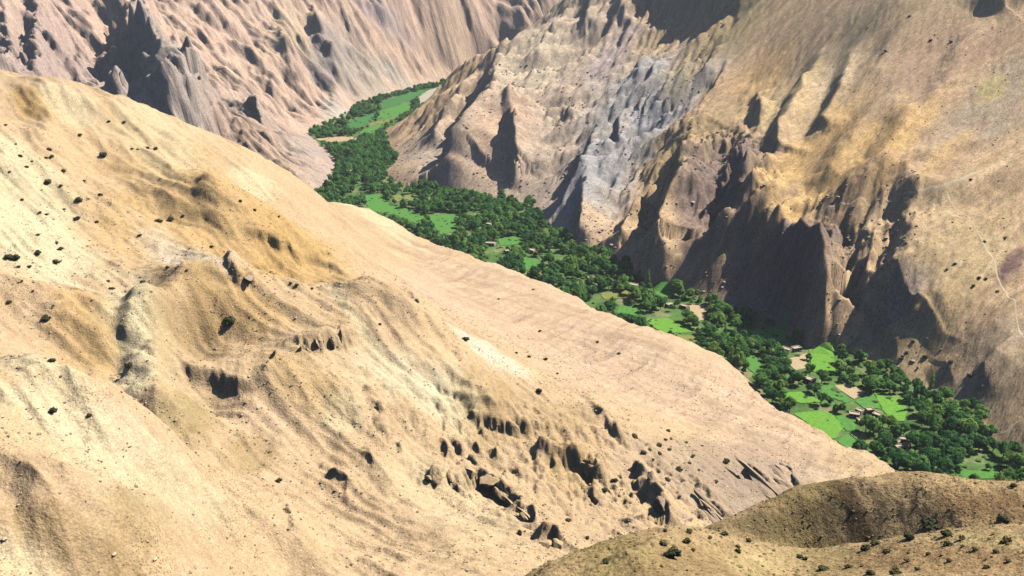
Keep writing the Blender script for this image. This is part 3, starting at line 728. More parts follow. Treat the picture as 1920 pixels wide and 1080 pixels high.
rng = np.random.default_rng(7)
random.seed(7)
FIELD_M = {
    'bright': simple_mat('young_green_crop', (.17, .38, .05), var=.28, scale=.5, bump=.3, rows=0.6),
    'green': simple_mat('green_crop', (.11, .29, .055), var=.3, scale=.5, bump=.3, rows=0.9),
    'deep': simple_mat('dark_green_crop', (.075, .22, .06), var=.35, scale=.4, bump=.4, rows=1.2),
    'olive': simple_mat('ripening_crop', (.26, .27, .08), var=.25, scale=.6, bump=.2, rows=0.3),
    'tan': simple_mat('harvested_soil', (.56, .42, .24), var=.2, scale=.7, bump=.1, rows=0.5),
    'gravel': simple_mat('river_gravel', (.50, .46, .35), var=.22, scale=.8, bump=.2),
}
FIELDS = [
    ('bright', [(1516, 654), (1564, 654), (1567, 703), (1523, 696)], 'square bright green field beside the tan harvested plot'),
    ('tan', [(1474, 674), (1513, 662), (1513, 690), (1491, 695)], 'tan harvested plot left of the square green field'),
    ('tan', [(1565, 723), (1592, 720), (1625, 734), (1601, 748)], 'tan four-sided harvested plot above the hamlet'),
    ('bright', [(1640, 738), (1693, 747), (1702, 769), (1696, 789), (1671, 789), (1656, 768)], 'yellow-green field right of the mud-brick hamlet'),
    ('green', [(1602, 752), (1638, 738), (1654, 767), (1620, 765)], 'green field between the tan plot and the hamlet'),
    ('green', [(1529, 722), (1562, 721), (1599, 750), (1587, 756), (1538, 737)], 'long green field strip left of the tan plot'),
    ('bright', [(1487, 775), (1532, 770), (1560, 774), (1582, 800), (1566, 822), (1551, 822), (1520, 797)], 'largest bright green field at the edge of the terrace'),
    ('green', [(1562, 774), (1580, 778), (1608, 797), (1601, 807), (1588, 808)], 'dark green wedge of crop below the hamlet'),
    ('olive', [(1592, 813), (1620, 814), (1649, 832), (1616, 832)], 'olive ripening plot near the lower hamlet'),
    ('green', [(1568, 826), (1590, 812), (1613, 832), (1593, 843)], 'green plot beside the olive ripening one'),
    ('green', [(1403, 620), (1479, 617), (1472, 640), (1450, 643), (1419, 633)], 'green field below the great shadowed cliff'),
    ('bright', [(1466, 736), (1504, 734), (1542, 753), (1504, 756), (1472, 747)], 'narrow bright field between two belts of trees'),
    ('green', [(1400, 659), (1416, 665), (1435, 696), (1419, 703), (1398, 687)], 'green strip along the terrace edge'),
    ('green', [(1797, 882), (1872, 882), (1869, 897), (1790, 896)], 'green strip behind the brown knoll'),
    ('bright', [(1209, 600), (1249, 595), (1289, 614), (1298, 623), (1249, 624), (1231, 617)], 'bright green field at the bend of the terrace edge'),
    ('green', [(1160, 575), (1206, 574), (1212, 588), (1176, 593), (1157, 586)], 'small green field in the middle of the valley'),
    ('olive', [(1270, 628), (1304, 629), (1310, 641), (1267, 640)], 'olive plot right of the field on the terrace bend'),
    ('tan', [(1292, 571), (1325, 571), (1322, 598), (1310, 602), (1295, 586)], 'bare tan ground at the foot of the dark cliff'),
    ('green', [(1224, 537), (1264, 543), (1273, 559), (1231, 556)], 'green field below the orange crag'),
    ('olive', [(1124, 549), (1176, 546), (1179, 558), (1133, 561)], 'yellowish plot among mid-valley houses'),
    ('green', [(980, 482), (1004, 482), (1013, 497), (986, 507)], 'small green field by the terrace edge mid-valley'),
    ('green', [(682, 362), (719, 365), (731, 384), (798, 402), (786, 421), (743, 405), (688, 393)], 'long curving green field in the upper valley'),
    ('olive', [(734, 365), (783, 365), (774, 375), (743, 378)], 'olive plot in the upper valley'),
    ('green', [(804, 402), (853, 402), (856, 434), (826, 440), (808, 417)], 'green field at the terrace edge in the upper valley'),
    ('green', [(933, 447), (966, 442), (985, 457), (938, 460)], 'flat green field among the upper valley orchards'),
    ('deep', [(718, 188), (780, 172), (826, 161), (802, 167), (772, 186), (714, 205)], 'topmost far green field along the foot of the pink mountain'),
    ('green', [(712, 209), (766, 191), (776, 199), (737, 224), (708, 222)], 'far green field beside the dark prow'),
    ('deep', [(652, 228), (704, 211), (700, 226), (676, 240), (656, 240)], 'far green field nearest the pink mountain foot'),
    ('green', [(698, 238), (728, 229), (700, 250), (664, 251)], 'small far green field before the pale bare ground'),
    ('olive', [(691, 232), (730, 222), (729, 227), (694, 237)], 'pale strip in the far fields'),
    ('gravel', [(785, 182), (804, 168), (831, 162), (829, 178), (804, 190), (788, 194)], 'pale gravel bar at the far river bend'),
    ('tan', [(590, 261), (630, 255), (672, 257), (668, 262), (621, 267)], 'pale bare strip at the narrows of the valley'),
]
def densify(poly, step):
    out = []
    for i in range(len(poly)):
        a = np.array(poly[i]); b = np.array(poly[(i + 1) % len(poly)])
        n = max(1, int(np.hypot(*(b - a)) / step))
        for k in range(n): out.append(a + (b - a) * k / n)
    return np.array(out)
import bmesh
FPOLY = []
for kind, poly, lab in FIELDS:
    w = [Z(u, v, 0.3)[:2] for u, v in poly]
    far = np.mean([p[1] for p in w]) > 1000
    d = densify(w, 3.0 if not far else 8.0)
    d += rng.normal(0, 0.25 if not far else 0.8, d.shape)
    FPOLY.append((kind, d))
    bm = bmesh.new()
    top = [bm.verts.new((x, y, float(zat(x, y)[0]) + 0.32)) for x, y in d]
    bot = [bm.verts.new((x * 1.0, y, float(zat(x, y)[0]) - 0.6)) for x, y in d]
    f = bm.faces.new(top)
    for i in range(len(top)):
        j = (i + 1) % len(top)
        bm.faces.new((top[i], top[j], bot[j], bot[i]))
    bmesh.ops.recalc_face_normals(bm, faces=bm.faces)
    bmesh.ops.triangulate(bm, faces=[f])
    me = bpy.data.meshes.new('field'); bm.to_mesh(me); bm.free()
    link('field' if kind != 'gravel' else 'gravel_bank', me, FIELD_M[kind], kind='structure', label=lab)

# ------------------------------------------------------------------ paths on the mountain
M_PATH = simple_mat('worn_dirt_track', (.62, .50, .32), var=.12, scale=.6)
def path(pts, width, lab):
    g = [spot(u, v) for u, v in pts]
    xy = np.array([(a, b) for a, b, c, t in g])
    seg = np.concatenate([[0], np.cumsum(np.hypot(*np.diff(xy, axis=0).T))])
    n = int(seg[-1] / 1.5) + 2
    s = np.linspace(0, seg[-1], n)
    # smooth curve through the traced points
    px = np.interp(s, seg, xy[:, 0]); py = np.interp(s, seg, xy[:, 1])
    k = np.ones(9) / 9
    px[4:-4] = np.convolve(px, k, 'valid'); py[4:-4] = np.convolve(py, k, 'valid')
    px += 0.5 * vnoise(s / 9, s * 0 + 1.3, 61); py += 0.5 * vnoise(s / 9, s * 0 + 4.3, 62)
    tx = np.gradient(px); ty = np.gradient(py); L = np.hypot(tx, ty) + 1e-9
    nx, ny = -ty / L, tx / L
    w = width * (0.8 + 0.35 * vnoise(s / 7, s * 0 + 9.1, 63))
    V = []
    for off in (-1, -0.33, 0.33, 1):
        x = px + nx * w * off / 2; y = py + ny * w * off / 2
        V.append(np.stack([x, y, zat(x, y) + (0.22 if abs(off) < 1 else -0.05)], 1))
    V = np.stack(V, 1).reshape(-1, 3)
    i = np.arange(n - 1)[:, None] * 4 + np.arange(3)[None]
    Q = np.stack([i, i + 1, i + 5, i + 4], -1).reshape(-1, 4)
    link('path', mesh_np('path', V, Q), M_PATH, kind='structure', label=lab)
path([(1919, 290), (1880, 305), (1840, 320), (1795, 340), (1765, 352), (1735, 357), (1720, 358)], 2.6, 'pale track along the crest of the brown spur')
path([(1774, 358), (1782, 380), (1802, 399), (1827, 422), (1838, 444), (1863, 486), (1868, 516), (1877, 536), (1896, 560), (1904, 577), (1905, 600), (1909, 618), (1919, 636)], 2.0, 'winding pale footpath down the brown slope')
path([(1863, 486), (1848, 505), (1838, 520)], 1.6, 'short pale side path on the brown slope')
path([(1874, 815), (1887, 811), (1900, 796), (1918, 788)], 2.2, 'pale track at the foot of the slope above the lower grove')
path([(1545, 393), (1590, 386), (1630, 384), (1670, 376), (1716, 362)], 1.8, 'pale track above the great shadowed cliff')

# ------------------------------------------------------------------ leaf clumps, trees, shrubs
def leaf_cloud(lobes, n, size, rs, flat=0.0):
    """n leaf faces spread over the shells of several lobes (x, y, z, r)"""
    lob = np.array(lobes); wts = lob[:, 3] ** 2; k = rs.choice(len(lob), n, p=wts / wts.sum())
    d = rs.normal(size=(n, 3)); d[:, 2] = np.where(d[:, 2] < -0.4, -d[:, 2], d[:, 2]); d /= np.linalg.norm(d, axis=1)[:, None]
    p = lob[k, :3] + d * (lob[k, 3] * rs.uniform(0.72, 1.08, n))[:, None]
    nrm = d + rs.normal(0, 0.3, (n, 3)); nrm /= np.linalg.norm(nrm, axis=1)[:, None]
    t = np.cross(nrm, rs.normal(size=(n, 3))); t /= np.linalg.norm(t, axis=1)[:, None] + 1e-9
    b = np.cross(nrm, t)
    s = size * rs.uniform(0.6, 1.3, n)[:, None]
    V = np.stack([p - t * s - b * s * .6, p + t * s * .8 - b * s * .7, p + t * s + b * s * .7, p - t * s * .7 + b * s * .8], 1).reshape(-1, 3)
    return V, np.arange(n * 4).reshape(n, 4)

_t = (1 + 5 ** .5) / 2
ICO_V = np.array([(-1, _t, 0), (1, _t, 0), (-1, -_t, 0), (1, -_t, 0), (0, -1, _t), (0, 1, _t), (0, -1, -_t), (0, 1, -_t), (_t, 0, -1), (_t, 0, 1), (-_t, 0, -1), (-_t, 0, 1)]) / math.sqrt(1 + _t * _t)
ICO_F = np.array([(0, 11, 5), (0, 5, 1), (0, 1, 7), (0, 7, 10), (0, 10, 11), (1, 5, 9), (5, 11, 4), (11, 10, 2), (10, 7, 6), (7, 1, 8), (3, 9, 4), (3, 4, 2), (3, 2, 6), (3, 6, 8), (3, 8, 9), (4, 9, 5), (2, 4, 11), (6, 2, 10), (8, 6, 7), (9, 8, 1)])
def subdiv(V, F):
    V = [tuple(v) for v in V]; cache = {}; out = []
    def mid(a, b):
        k = (min(a, b), max(a, b))
        if k not in cache:
            m = (np.array(V[a]) + np.array(V[b])) / 2; m /= np.linalg.norm(m); V.append(tuple(m)); cache[k] = len(V) - 1
        return cache[k]
    for a, b, c in F:
        ab, bc, ca = mid(a, b), mid(b, c), mid(c, a); out += [(a, ab, ca), (b, bc, ab), (c, ca, bc), (ab, bc, ca)]
    return np.array(V), np.array(out)
ICO2_V, ICO2_F = subdiv(ICO_V, ICO_F)
ICO3_V, ICO3_F = subdiv(ICO2_V, ICO2_F)

def join_np(parts):
    """parts: (verts, faces) with faces of 3 or 4 corners -> one triangle soup mesh"""
    V = []; F = []; o = 0
    for v, f in parts:
        f = np.asarray(f)
        if f.shape[1] == 4: f = np.concatenate([f[:, [0, 1, 2]], f[:, [0, 2, 3]]])
        V.append(v); F.append(f + o); o += len(v)
    return np.concatenate(V), np.concatenate(F)

def crown_shape(seed, poplar=False, n=420, leaf=0.095):
    """unit crown: radius about 1, base at z = 0"""
    rs = np.random.default_rng(seed)
    lobes = []
    if poplar:
        for k in range(7):
            lobes.append((rs.normal(0, .1), rs.normal(0, .1), 0.5 + k * 0.62, 0.62 - 0.055 * k))
    else:
        lobes.append((0, 0, .85, .72))
        for k in range(9):
            a = k * 2.4 + rs.uniform(0, .6); rr = rs.uniform(.4, .68); h = rs.uniform(.45, 1.35)
            lobes.append((math.cos(a) * rr, math.sin(a) * rr, h, rs.uniform(.34, .52)))
        lobes.append((rs.normal(0, .15), rs.normal(0, .15), 1.4, .42))
    parts = []
    for (x, y, z, r) in lobes:
        v = ICO_V * (r * 0.78) * (1 + 0.15 * rs.normal(size=(12, 1))) + np.array([x, y, z]); parts.append((v, ICO_F))
    V, Q = leaf_cloud(lobes, n, leaf, rs)
    parts.append((V, Q))
    return join_np(parts)

def trunk_shape(h, r0):
    V = []; F = []
    def limb(p, q, ra, rb):
        p = np.array(p, float); q = np.array(q, float); ax = q - p; ax /= np.linalg.norm(ax)
        t = np.cross(ax, (0.3, 0.9, 0.1)); t /= np.linalg.norm(t); b = np.cross(ax, t); o = len(V)
        for c, r in ((p, ra), (q, rb)):
            for k in range(6): a = k * math.pi / 3; V.append(c + (t * math.cos(a) + b * math.sin(a)) * r)
        for k in range(6): F.append((o + k, o + (k + 1) % 6, o + 6 + (k + 1) % 6, o + 6 + k))
    limb((0, 0, -0.3), (0.02 * h, 0, h * .55), r0 * 1.3, r0)
    for a in (0.3, 2.4, 4.5): limb((0.02 * h, 0, h * .5), (math.cos(a) * h * .32, math.sin(a) * h * .32, h * .98), r0 * .8, r0 * .35)
    return np.array(V), np.array(F)

LEAF = [simple_mat('dark_green_leaves', (.11, .29, .08), var=.4, scale=.8, hue=.3, leafy=.5),
        simple_mat('green_leaves', (.17, .385, .09), var=.4, scale=.8, hue=.3, leafy=.5),
        simple_mat('light_green_leaves', (.27, .48, .11), var=.35, scale=.8, hue=.25, leafy=.5)]
BARK = simple_mat('grey_brown_bark', (.16, .12, .085), var=.3, scale=3.0)
crown_me = {}
for tone in range(3):
    for sh in range(4):
        V, F = crown_shape(40 + sh, poplar=(sh == 3), n=520 if sh < 3 else 420)
        me = mesh_np('crown', V, F, smooth=False); me.materials.append(LEAF[tone]); crown_me[tone, sh] = me
V, F = trunk_shape(1.0, .07)
trunk_me = mesh_np('trunk', V, F); trunk_me.materials.append(BARK)

# ------------------------------------------------------------------ mud-brick houses
M_MUD = [simple_mat('pale_mud_plaster', (.62, .52, .37), var=.15, scale=1.2, bump=.05), simple_mat('tan_mud_plaster', (.52, .41, .27), var=.18, scale=1.2, bump=.05)]
M_ROOF = simple_mat('rammed_earth_roof', (.60, .49, .34), var=.2, scale=1.0, bump=.05)
M_WOOD = simple_mat('weathered_timber', (.10, .065, .04), var=.3, scale=4.0)
M_DARK = simple_mat('dark_window_pane', (.03, .03, .035), rough=.3, var=.1, scale=2.0)
def box(x0, x1, y0, y1, z0, z1):
    V = np.array([(x, y, z) for z in (z0, z1) for y in (y0, y1) for x in (x0, x1)], float)
    F = np.array([(0, 2, 3, 1), (4, 5, 7, 6), (0, 1, 5, 4), (2, 6, 7, 3), (0, 4, 6, 2), (1, 3, 7, 5)])
    return V, F
HOUSES = [  # photo point, length, depth, height, turn, label
    (1602, 777, 7.0, 4.6, 3.2, 20, 'cream mud-brick house at the left end of the upper hamlet'), (1616, 788, 6.5, 4.5, 3.0, 24, 'low cream house on the lower row of the upper hamlet'),
    (1612, 770, 5.0, 4.2, 3.0, 15, 'small house behind the left end of the upper hamlet'), (1630, 770, 5.5, 4.5, 3.6, 10, 'taller cream house at the back of the upper hamlet'),
    (1632, 786, 5.5, 4.6, 3.2, 28, 'middle house of the upper hamlet with a flat roof'), (1645, 778, 6.0, 4.8, 3.2, 14, 'cream house at the right end of the upper hamlet, beside the yellow-green field'),
    (1644, 791, 5.0, 4.2, 2.8, 20, 'lowest house of the upper hamlet'),
    (1678, 828, 6.0, 4.6, 3.2, 22, 'cream house at the left of the lower hamlet under the trees'), (1692, 824, 6.0, 4.6, 3.4, 12, 'topmost house of the lower hamlet'),
    (1687, 838, 6.2, 4.6, 3.0, 24, 'middle house of the lower hamlet'), (1699, 834, 4.6, 4.0, 2.8, 18, 'small house at the right of the lower hamlet'), (1683, 850, 5.6, 4.4, 3.0, 20, 'front house of the lower hamlet, nearest the terrace'), (1698, 848, 4.6, 4.0, 2.8, 18, 'small front house at the right of the lower hamlet'),
    (1474, 655, 8.0, 5.0, 3.4, 10, 'long pale house above the tan harvested plot'), (1493, 653, 7.5, 5.0, 3.4, 6, 'pale house between the harvested plot and the mountain foot'), (1449, 672, 6.0, 5.0, 3.2, 18, 'small pale house alone in the tree belt left of the tan plot'),
    (1518, 712, 7.5, 6.0, 3.6, 20, 'pale house below the square green field'),
    (1148, 527, 8.0, 5.5, 3.6, 12, 'pale house in the mid-valley village, leftmost of the upper row'), (1188, 535, 9.0, 5.5, 3.6, 10, 'long pale house in the mid-valley village below the dark crag'), (1215, 547, 8.5, 5.0, 3.2, 8, 'long low white house in the mid-valley village'),
    (1256, 571, 7.5, 5.0, 3.2, 6, 'low pale house right of the mid-valley village'), (1283, 574, 7.0, 5.0, 3.2, 6, 'pale house at the edge of the bare ground under the dark cliff'), (1108, 521, 6.5, 5.0, 3.2, 14, 'small house among orchards left of the mid-valley village'), (1133, 575, 7.0, 5.0, 3.2, 16, 'pale house close to the terrace edge below the village'),
    (998, 470, 9.0, 6.0, 3.6, 10, 'pale house beside the yellowish clearing mid-valley'), (954, 471, 9.0, 6.0, 3.6, 12, 'cream house left of the yellowish clearing mid-valley'), (919, 457, 11.0, 6.0, 3.6, 8, 'long cream house among the upper valley orchards'), (917, 421, 8.0, 6.0, 3.8, 8, 'white house standing alone in the dark upper orchards'), (1037, 526, 7.0, 5.5, 3.2, 14, 'small house right on the terrace edge mid-valley'),
    (658, 322, 11.0, 8.0, 4.2, 14, 'tan house in the trees at the narrows'), (640, 384, 8.0, 6.0, 3.6, 14, 'white house beneath the dark grove at the far end of the terrace'), (628, 300, 8.0, 6.0, 3.6, 8, 'small pale house in the far woods by the narrows'),
]
HXY = []
for n, (u, v, L, W, Hh, rot, lab) in enumerate(HOUSES):
    L *= .75; W *= .75; Hh *= .75
    x, y, z = Z(u, v, 1.5); z = float(zat(x, y)[0])
    HXY.append((x, y, L))
    e = bpy.data.objects.new('mud_house', None); COL.objects.link(e); e.location = (x, y, z); e.rotation_euler = (0, 0, math.radians(-rot + 38 * math.sin(n * 2.3)))
    e['label'] = lab; e['category'] = 'house'; e['group'] = 'mud-brick houses in the green valley'
    m = M_MUD[n % 2]; th = .35; a, b = L / 2, W / 2
    parts = [box(-a, a, -b, -b + th, -.5, Hh), box(-a, a, b - th, b, -.5, Hh), box(-a, -a + th, -b + th, b - th, -.5, Hh - .003), box(a - th, a, -b + th, b - th, -.5, Hh - .003)]
    V, F = join_np(parts); link('wall', mesh_np('wall', V, F, False), m, e)
    V, F = box(-a + th, a - th, -b + th, b - th, Hh - .75, Hh - .35); link('roof', mesh_np('roof', V, F, False), M_ROOF, e)
    V, F = box(a * .1 - .5, a * .1 + .5, -b - .05, -b + .1, -.3, 1.9); link('door', mesh_np('door', V, F, False), M_WOOD, e)
    for wx in (-a * .55, a * .62):
        V, F = box(wx - .45, wx + .45, -b - .04, -b + .1, 1.0, 2.0); w = link('window', mesh_np('window', V, F, False), M_WOOD, e)
        V, F = box(wx - .34, wx + .34, -b - .06, -b + .08, 1.1, 1.9); link('pane', mesh_np('pane', V, F, False), M_DARK, w)

# ------------------------------------------------------------------ trees of the valley
cx, cy = np.meshgrid(np.arange(-330, 330, 5.2), np.arange(360, 1750, 5.2))
cx = cx.ravel() + rng.uniform(-2.2, 2.2, cx.size); cy = cy.ravel() + rng.uniform(-2.2, 2.2, cy.size)
uu, vv = proj(cx, cy, np.full(cx.size, 3.0))
ok = (np.abs(np.arctan2(cx, cy)) < 0.58) & (uu > -20) & (uu < 1960) & (iat(cx, cy) == 0)
cx, cy, uu, vv = cx[ok], cy[ok], uu[ok], vv[ok]
dens = fbm(cx / 24, cy / 24, 3, 333) + 0.2
dist = np.hypot(cx, cy)
dens += 0.35 * sstep(470, 430, dist) + 0.25 * sstep(950, 1050, dist) * sstep(1250, 1150, dist)
ok = dens > 0.05 + 0.06 * sstep(750, 900, dist) - 0.08 * sstep(600, 520, dist)
rad = rng.uniform(1.8, 4.0, cx.size) * (1 + 0.22 * np.clip(dens, -.5, .6))
# fields and house plots are kept open, also along the view lines in front of them
for s_ in np.linspace(0, 1, 5):
    reach = s_ * rad * 1.5 * dist / CAMZ
    ax_, ay_ = cx * (1 + reach / dist), cy * (1 + reach / dist)
    for kind, d in FPOLY:
        m = d.mean(0)
        ok &= ~inside(m + (d - m) * 1.04, ax_, ay_)
    for x, y, L in HXY:
        if s_ < .55: ok &= np.hypot(ax_ - x, ay_ - y) > L * .5 + 1.0
# hidden behind the terrace lip or a spur: leave out
tz = zat(cx, cy)
vis = np.ones(cx.size, bool)
for f in np.linspace(.55, .995, 60):
    vis &= (CAMZ + (tz + 7 - CAMZ) * f) > zat(cx * f, cy * f) - 0.5
ok &= vis
cx, cy, uu, vv, tz, dens, dist, rad = cx[ok], cy[ok], uu[ok], vv[ok], tz[ok], dens[ok], dist[ok], rad[ok]
ntree = len(cx)
tonev = fbm(cx / 35, cy / 35, 3, 441) + rng.normal(0, .16, ntree)
tone = np.where(tonev < -0.04, 0, np.where(tonev < 0.17, 1, 2))
tone = np.where((dist > 820) & (tone == 2), 1, tone)
shape = rng.integers(0, 3, ntree); shape = np.where(rng.uniform(size=ntree) < .07, 3, shape)
order = np.argsort(-(rad / dist))
TONE = ['dark green', 'mid green', 'light green']
def short(lab):
    cut = [lab.find(w) for w in (' beside ', ' left of ', ' right of ', ' above ', ' below ', ' between ', ' among ', ' at ', ' in ', ' near', ' under', ' behind ', ' along ', ' before ', ' close ', ' standing ', ' right on', ',') if lab.find(w) > 0]
    t = lab[:min(cut)] if cut else lab
    full = [x[2] for x in FIELDS] + [h[6] for h in HOUSES]
    return t if len(t.split()) >= 3 and sum(x.startswith(t) for x in full) == 1 else lab.split(',')[0]
MARKS = [(d.mean(0), lab) for (kind, d), (_, _, lab) in zip(FPOLY, FIELDS)] + [(np.array((x, y)), h[6]) for (x, y, L), h in zip(HXY, HOUSES)]
def zone(x, y):
    """nearest thing one can find, and on which side of it the tree stands as seen from the viewpoint"""
    k = int(np.argmin([math.hypot(m[0] - x, m[1] - y) for m, _ in MARKS])); m, lab = MARKS[k]
    dx, dy = x - m[0], y - m[1]
    rel = ('right of' if dx > 0 else 'left of') if abs(dx) > abs(dy) * .8 else ('behind' if dy > 0 else 'in front of')
    return rel + ' the ' + short(lab)
def place_tree(k):
    x, y, z, r = cx[k], cy[k], tz[k], rad[k]
    e = bpy.data.objects.new('poplar_tree' if shape[k] == 3 else 'broadleaf_tree', None); COL.objects.link(e)
    e.location = (x, y, z); e.rotation_euler = (0, 0, rng.uniform(0, 6.28))
    h = r * rng.uniform(.35, .6)
    zn = zone(x, y)
    size = 'tall narrow' if shape[k] == 3 else ('large' if r > 3.6 else ('medium' if r > 2.9 else 'small'))
    lb = f'{size} {TONE[tone[k]]} tree {zn}'.split(',')[0]
    if len(lb.split()) > 13 and size != 'tall narrow': lb = f'{TONE[tone[k]]} tree {zn}'.split(',')[0]
    e['label'] = ' '.join(lb.split()[:16]); e['category'] = 'tree'; e['group'] = 'trees ' + zn.split(',')[0]
    c = bpy.data.objects.new('crown', crown_me[int(tone[k]), int(shape[k])]); COL.objects.link(c); c.parent = e; c.location = (0, 0, h)
    s = r * (.55 if shape[k] == 3 else 1); c.scale = (s, s * rng.uniform(.85, 1.15), s * rng.uniform(.85, 1.2))
    t = bpy.data.objects.new('trunk', trunk_me); COL.objects.link(t); t.parent = e; t.scale = (r * .9, r * .9, h + r * .6)
for k in order[:300]: place_tree(int(k))
# the rest of the woods reads as one mass
parts = []; tc = []
base = [crown_shape(70 + i, n=110, leaf=.17) for i in range(3)]
LT = np.array([(.11, .29, .08), (.17, .385, .09), (.27, .48, .11)])
for k in order[300:]:
    V, F = base[k % 3]; a = rng.uniform(0, 6.28); r = rad[k]
    R = np.array([[math.cos(a), -math.sin(a), 0], [math.sin(a), math.cos(a), 0], [0, 0, 1]])
    parts.append((V @ R.T * r * np.array([1, 1, rng.uniform(.85, 1.25)]) + np.array([cx[k], cy[k], tz[k] + r * .3]), F))
    tc.append(np.repeat(LT[tone[k]][None] * rng.uniform(.7, 1.3), len(V), 0))
if parts:
    V, F = join_np(parts); me = mesh_np('woodland', V, F, False); put_tint(me, np.concatenate(tc))
    link('woodland', me, simple_mat('woodland_leaves', (0, 0, 0), var=.4, scale=.8, attr=True, leafy=.5), kind='stuff', label='woods and orchards filling the rest of the valley floor', category='woodland')
print('TREES', ntree)

# ------------------------------------------------------------------ shrubs on the slopes
LEAF_S = [simple_mat('dark_shrub_leaves', (.09, .095, .04), var=.45, scale=2.0, hue=.25), simple_mat('olive_shrub_leaves', (.17, .15, .06), var=.4, scale=2.0, hue=.25)]
shrub_me = {}
for i in range(5):
    rs = np.random.default_rng(90 + i)
    lobes = [(0, 0, .35, .5)] + [(math.cos(k * 1.3) * rs.uniform(.3, .6), math.sin(k * 1.3) * rs.uniform(.3, .6), rs.uniform(.15, .55), rs.uniform(.28, .45)) for k in range(5)]
    parts = [(ICO_V * r * .8 + np.array([x, y, z]), ICO_F) for x, y, z, r in lobes] + [leaf_cloud(lobes, 170, .11, rs)]
    for tn in range(2):
        V, F = join_np(parts); me = mesh_np('shrub', V, F, False); me.materials.append(LEAF_S[tn]); shrub_me[i, tn] = me
SHRUBS = {
 ('dark shrub dotted over the pale upper hillside', 0): [(150, 252, 10), (92, 279, 12), (97, 292, 11), (87, 295, 7), (277, 276, 10), (292, 278, 10), (38, 292, 9), (50, 312, 9), (120, 320, 10), (115, 347, 9), (158, 338, 8), (188, 364, 10),
    (75, 397, 9), (88, 401, 8), (182, 415, 9), (343, 404, 8), (262, 440, 10), (71, 439, 9), (107, 455, 9), (42, 374, 7), (120, 392, 7), (233, 228, 7), (204, 227, 7), (10, 234, 8), (247, 278, 7), (258, 279, 6), (30, 270, 6), (60, 302, 6), (18, 322, 6), (165, 372, 7)],
 ('small dark shrub on the orange slope above the fluted scarp', 0): [(451, 376, 7), (477, 393, 8), (523, 405, 7), (397, 462, 7), (557, 533, 10), (545, 530, 8), (585, 540, 7), (315, 500, 10), (330, 503, 8), (350, 506, 7)],
 ('dark shrub on the folds left of the brown shoulder', 0): [(55, 499, 10), (35, 499, 9), (203, 526, 8), (210, 540, 11), (42, 526, 6), (62, 545, 6), (168, 777, 11), (100, 572, 6)],
 ('olive shrub on the slope right of the rock bands', 1): [(1190, 817, 14), (1253, 807, 10), (1248, 823, 9), (1258, 822, 8), (1218, 842, 9), (1207, 847, 11), (1237, 849, 11), (1255, 841, 10), (1287, 829, 8), (1316, 835, 7), (1299, 855, 10), (1293, 867, 9), (1343, 902, 10), (1383, 892, 8), (1310, 880, 7), (1225, 862, 7)],
 ('small dark shrub on the open sandy slope above the terrace', 0): [(968, 661, 8), (992, 668, 8), (1023, 673, 10), (712, 607, 8), (1012, 620, 8), (1045, 700, 6), (935, 560, 6), (1000, 542, 6), (1120, 640, 7), (1160, 662, 7)],
 ('olive shrub on the crest of the near knoll', 1): [(1247, 993, 12), (1293, 995, 16), (1243, 1015, 20), (1383, 1032, 14), (1357, 1000, 16), (1403, 1012, 14), (1500, 1042, 14), (1510, 1046, 12), (1383, 1024, 12), (1330, 1008, 10), (1300, 1030, 10)],
 ('olive shrub on the reddish right flank of the near knoll', 1): [(1827, 1028, 16), (1805, 1023, 10), (1867, 1033, 16), (1803, 1008, 16), (1663, 1033, 18), (1740, 1037, 12), (1680, 1070, 22), (1633, 1072, 20), (1700, 1050, 12), (1780, 1050, 12), (1890, 1050, 14), (1850, 1062, 14), (1590, 1060, 16), (1720, 1066, 12)],
 ('dark shrub scattered on the brown lower mountain slope', 0): [(1700, 660, 9), (1690, 672, 9), (1735, 668, 12), (1782, 677, 10), (1720, 690, 7), (1712, 640, 8), (1846, 452, 7), (1885, 445, 7), (1790, 494, 8), (1775, 505, 7), (1835, 520, 9), (1825, 535, 9), (1848, 522, 8), (1870, 545, 8), (1660, 95, 7), (1783, 78, 8), (1705, 30, 7), (1745, 75, 7), (1820, 335, 7)],
}
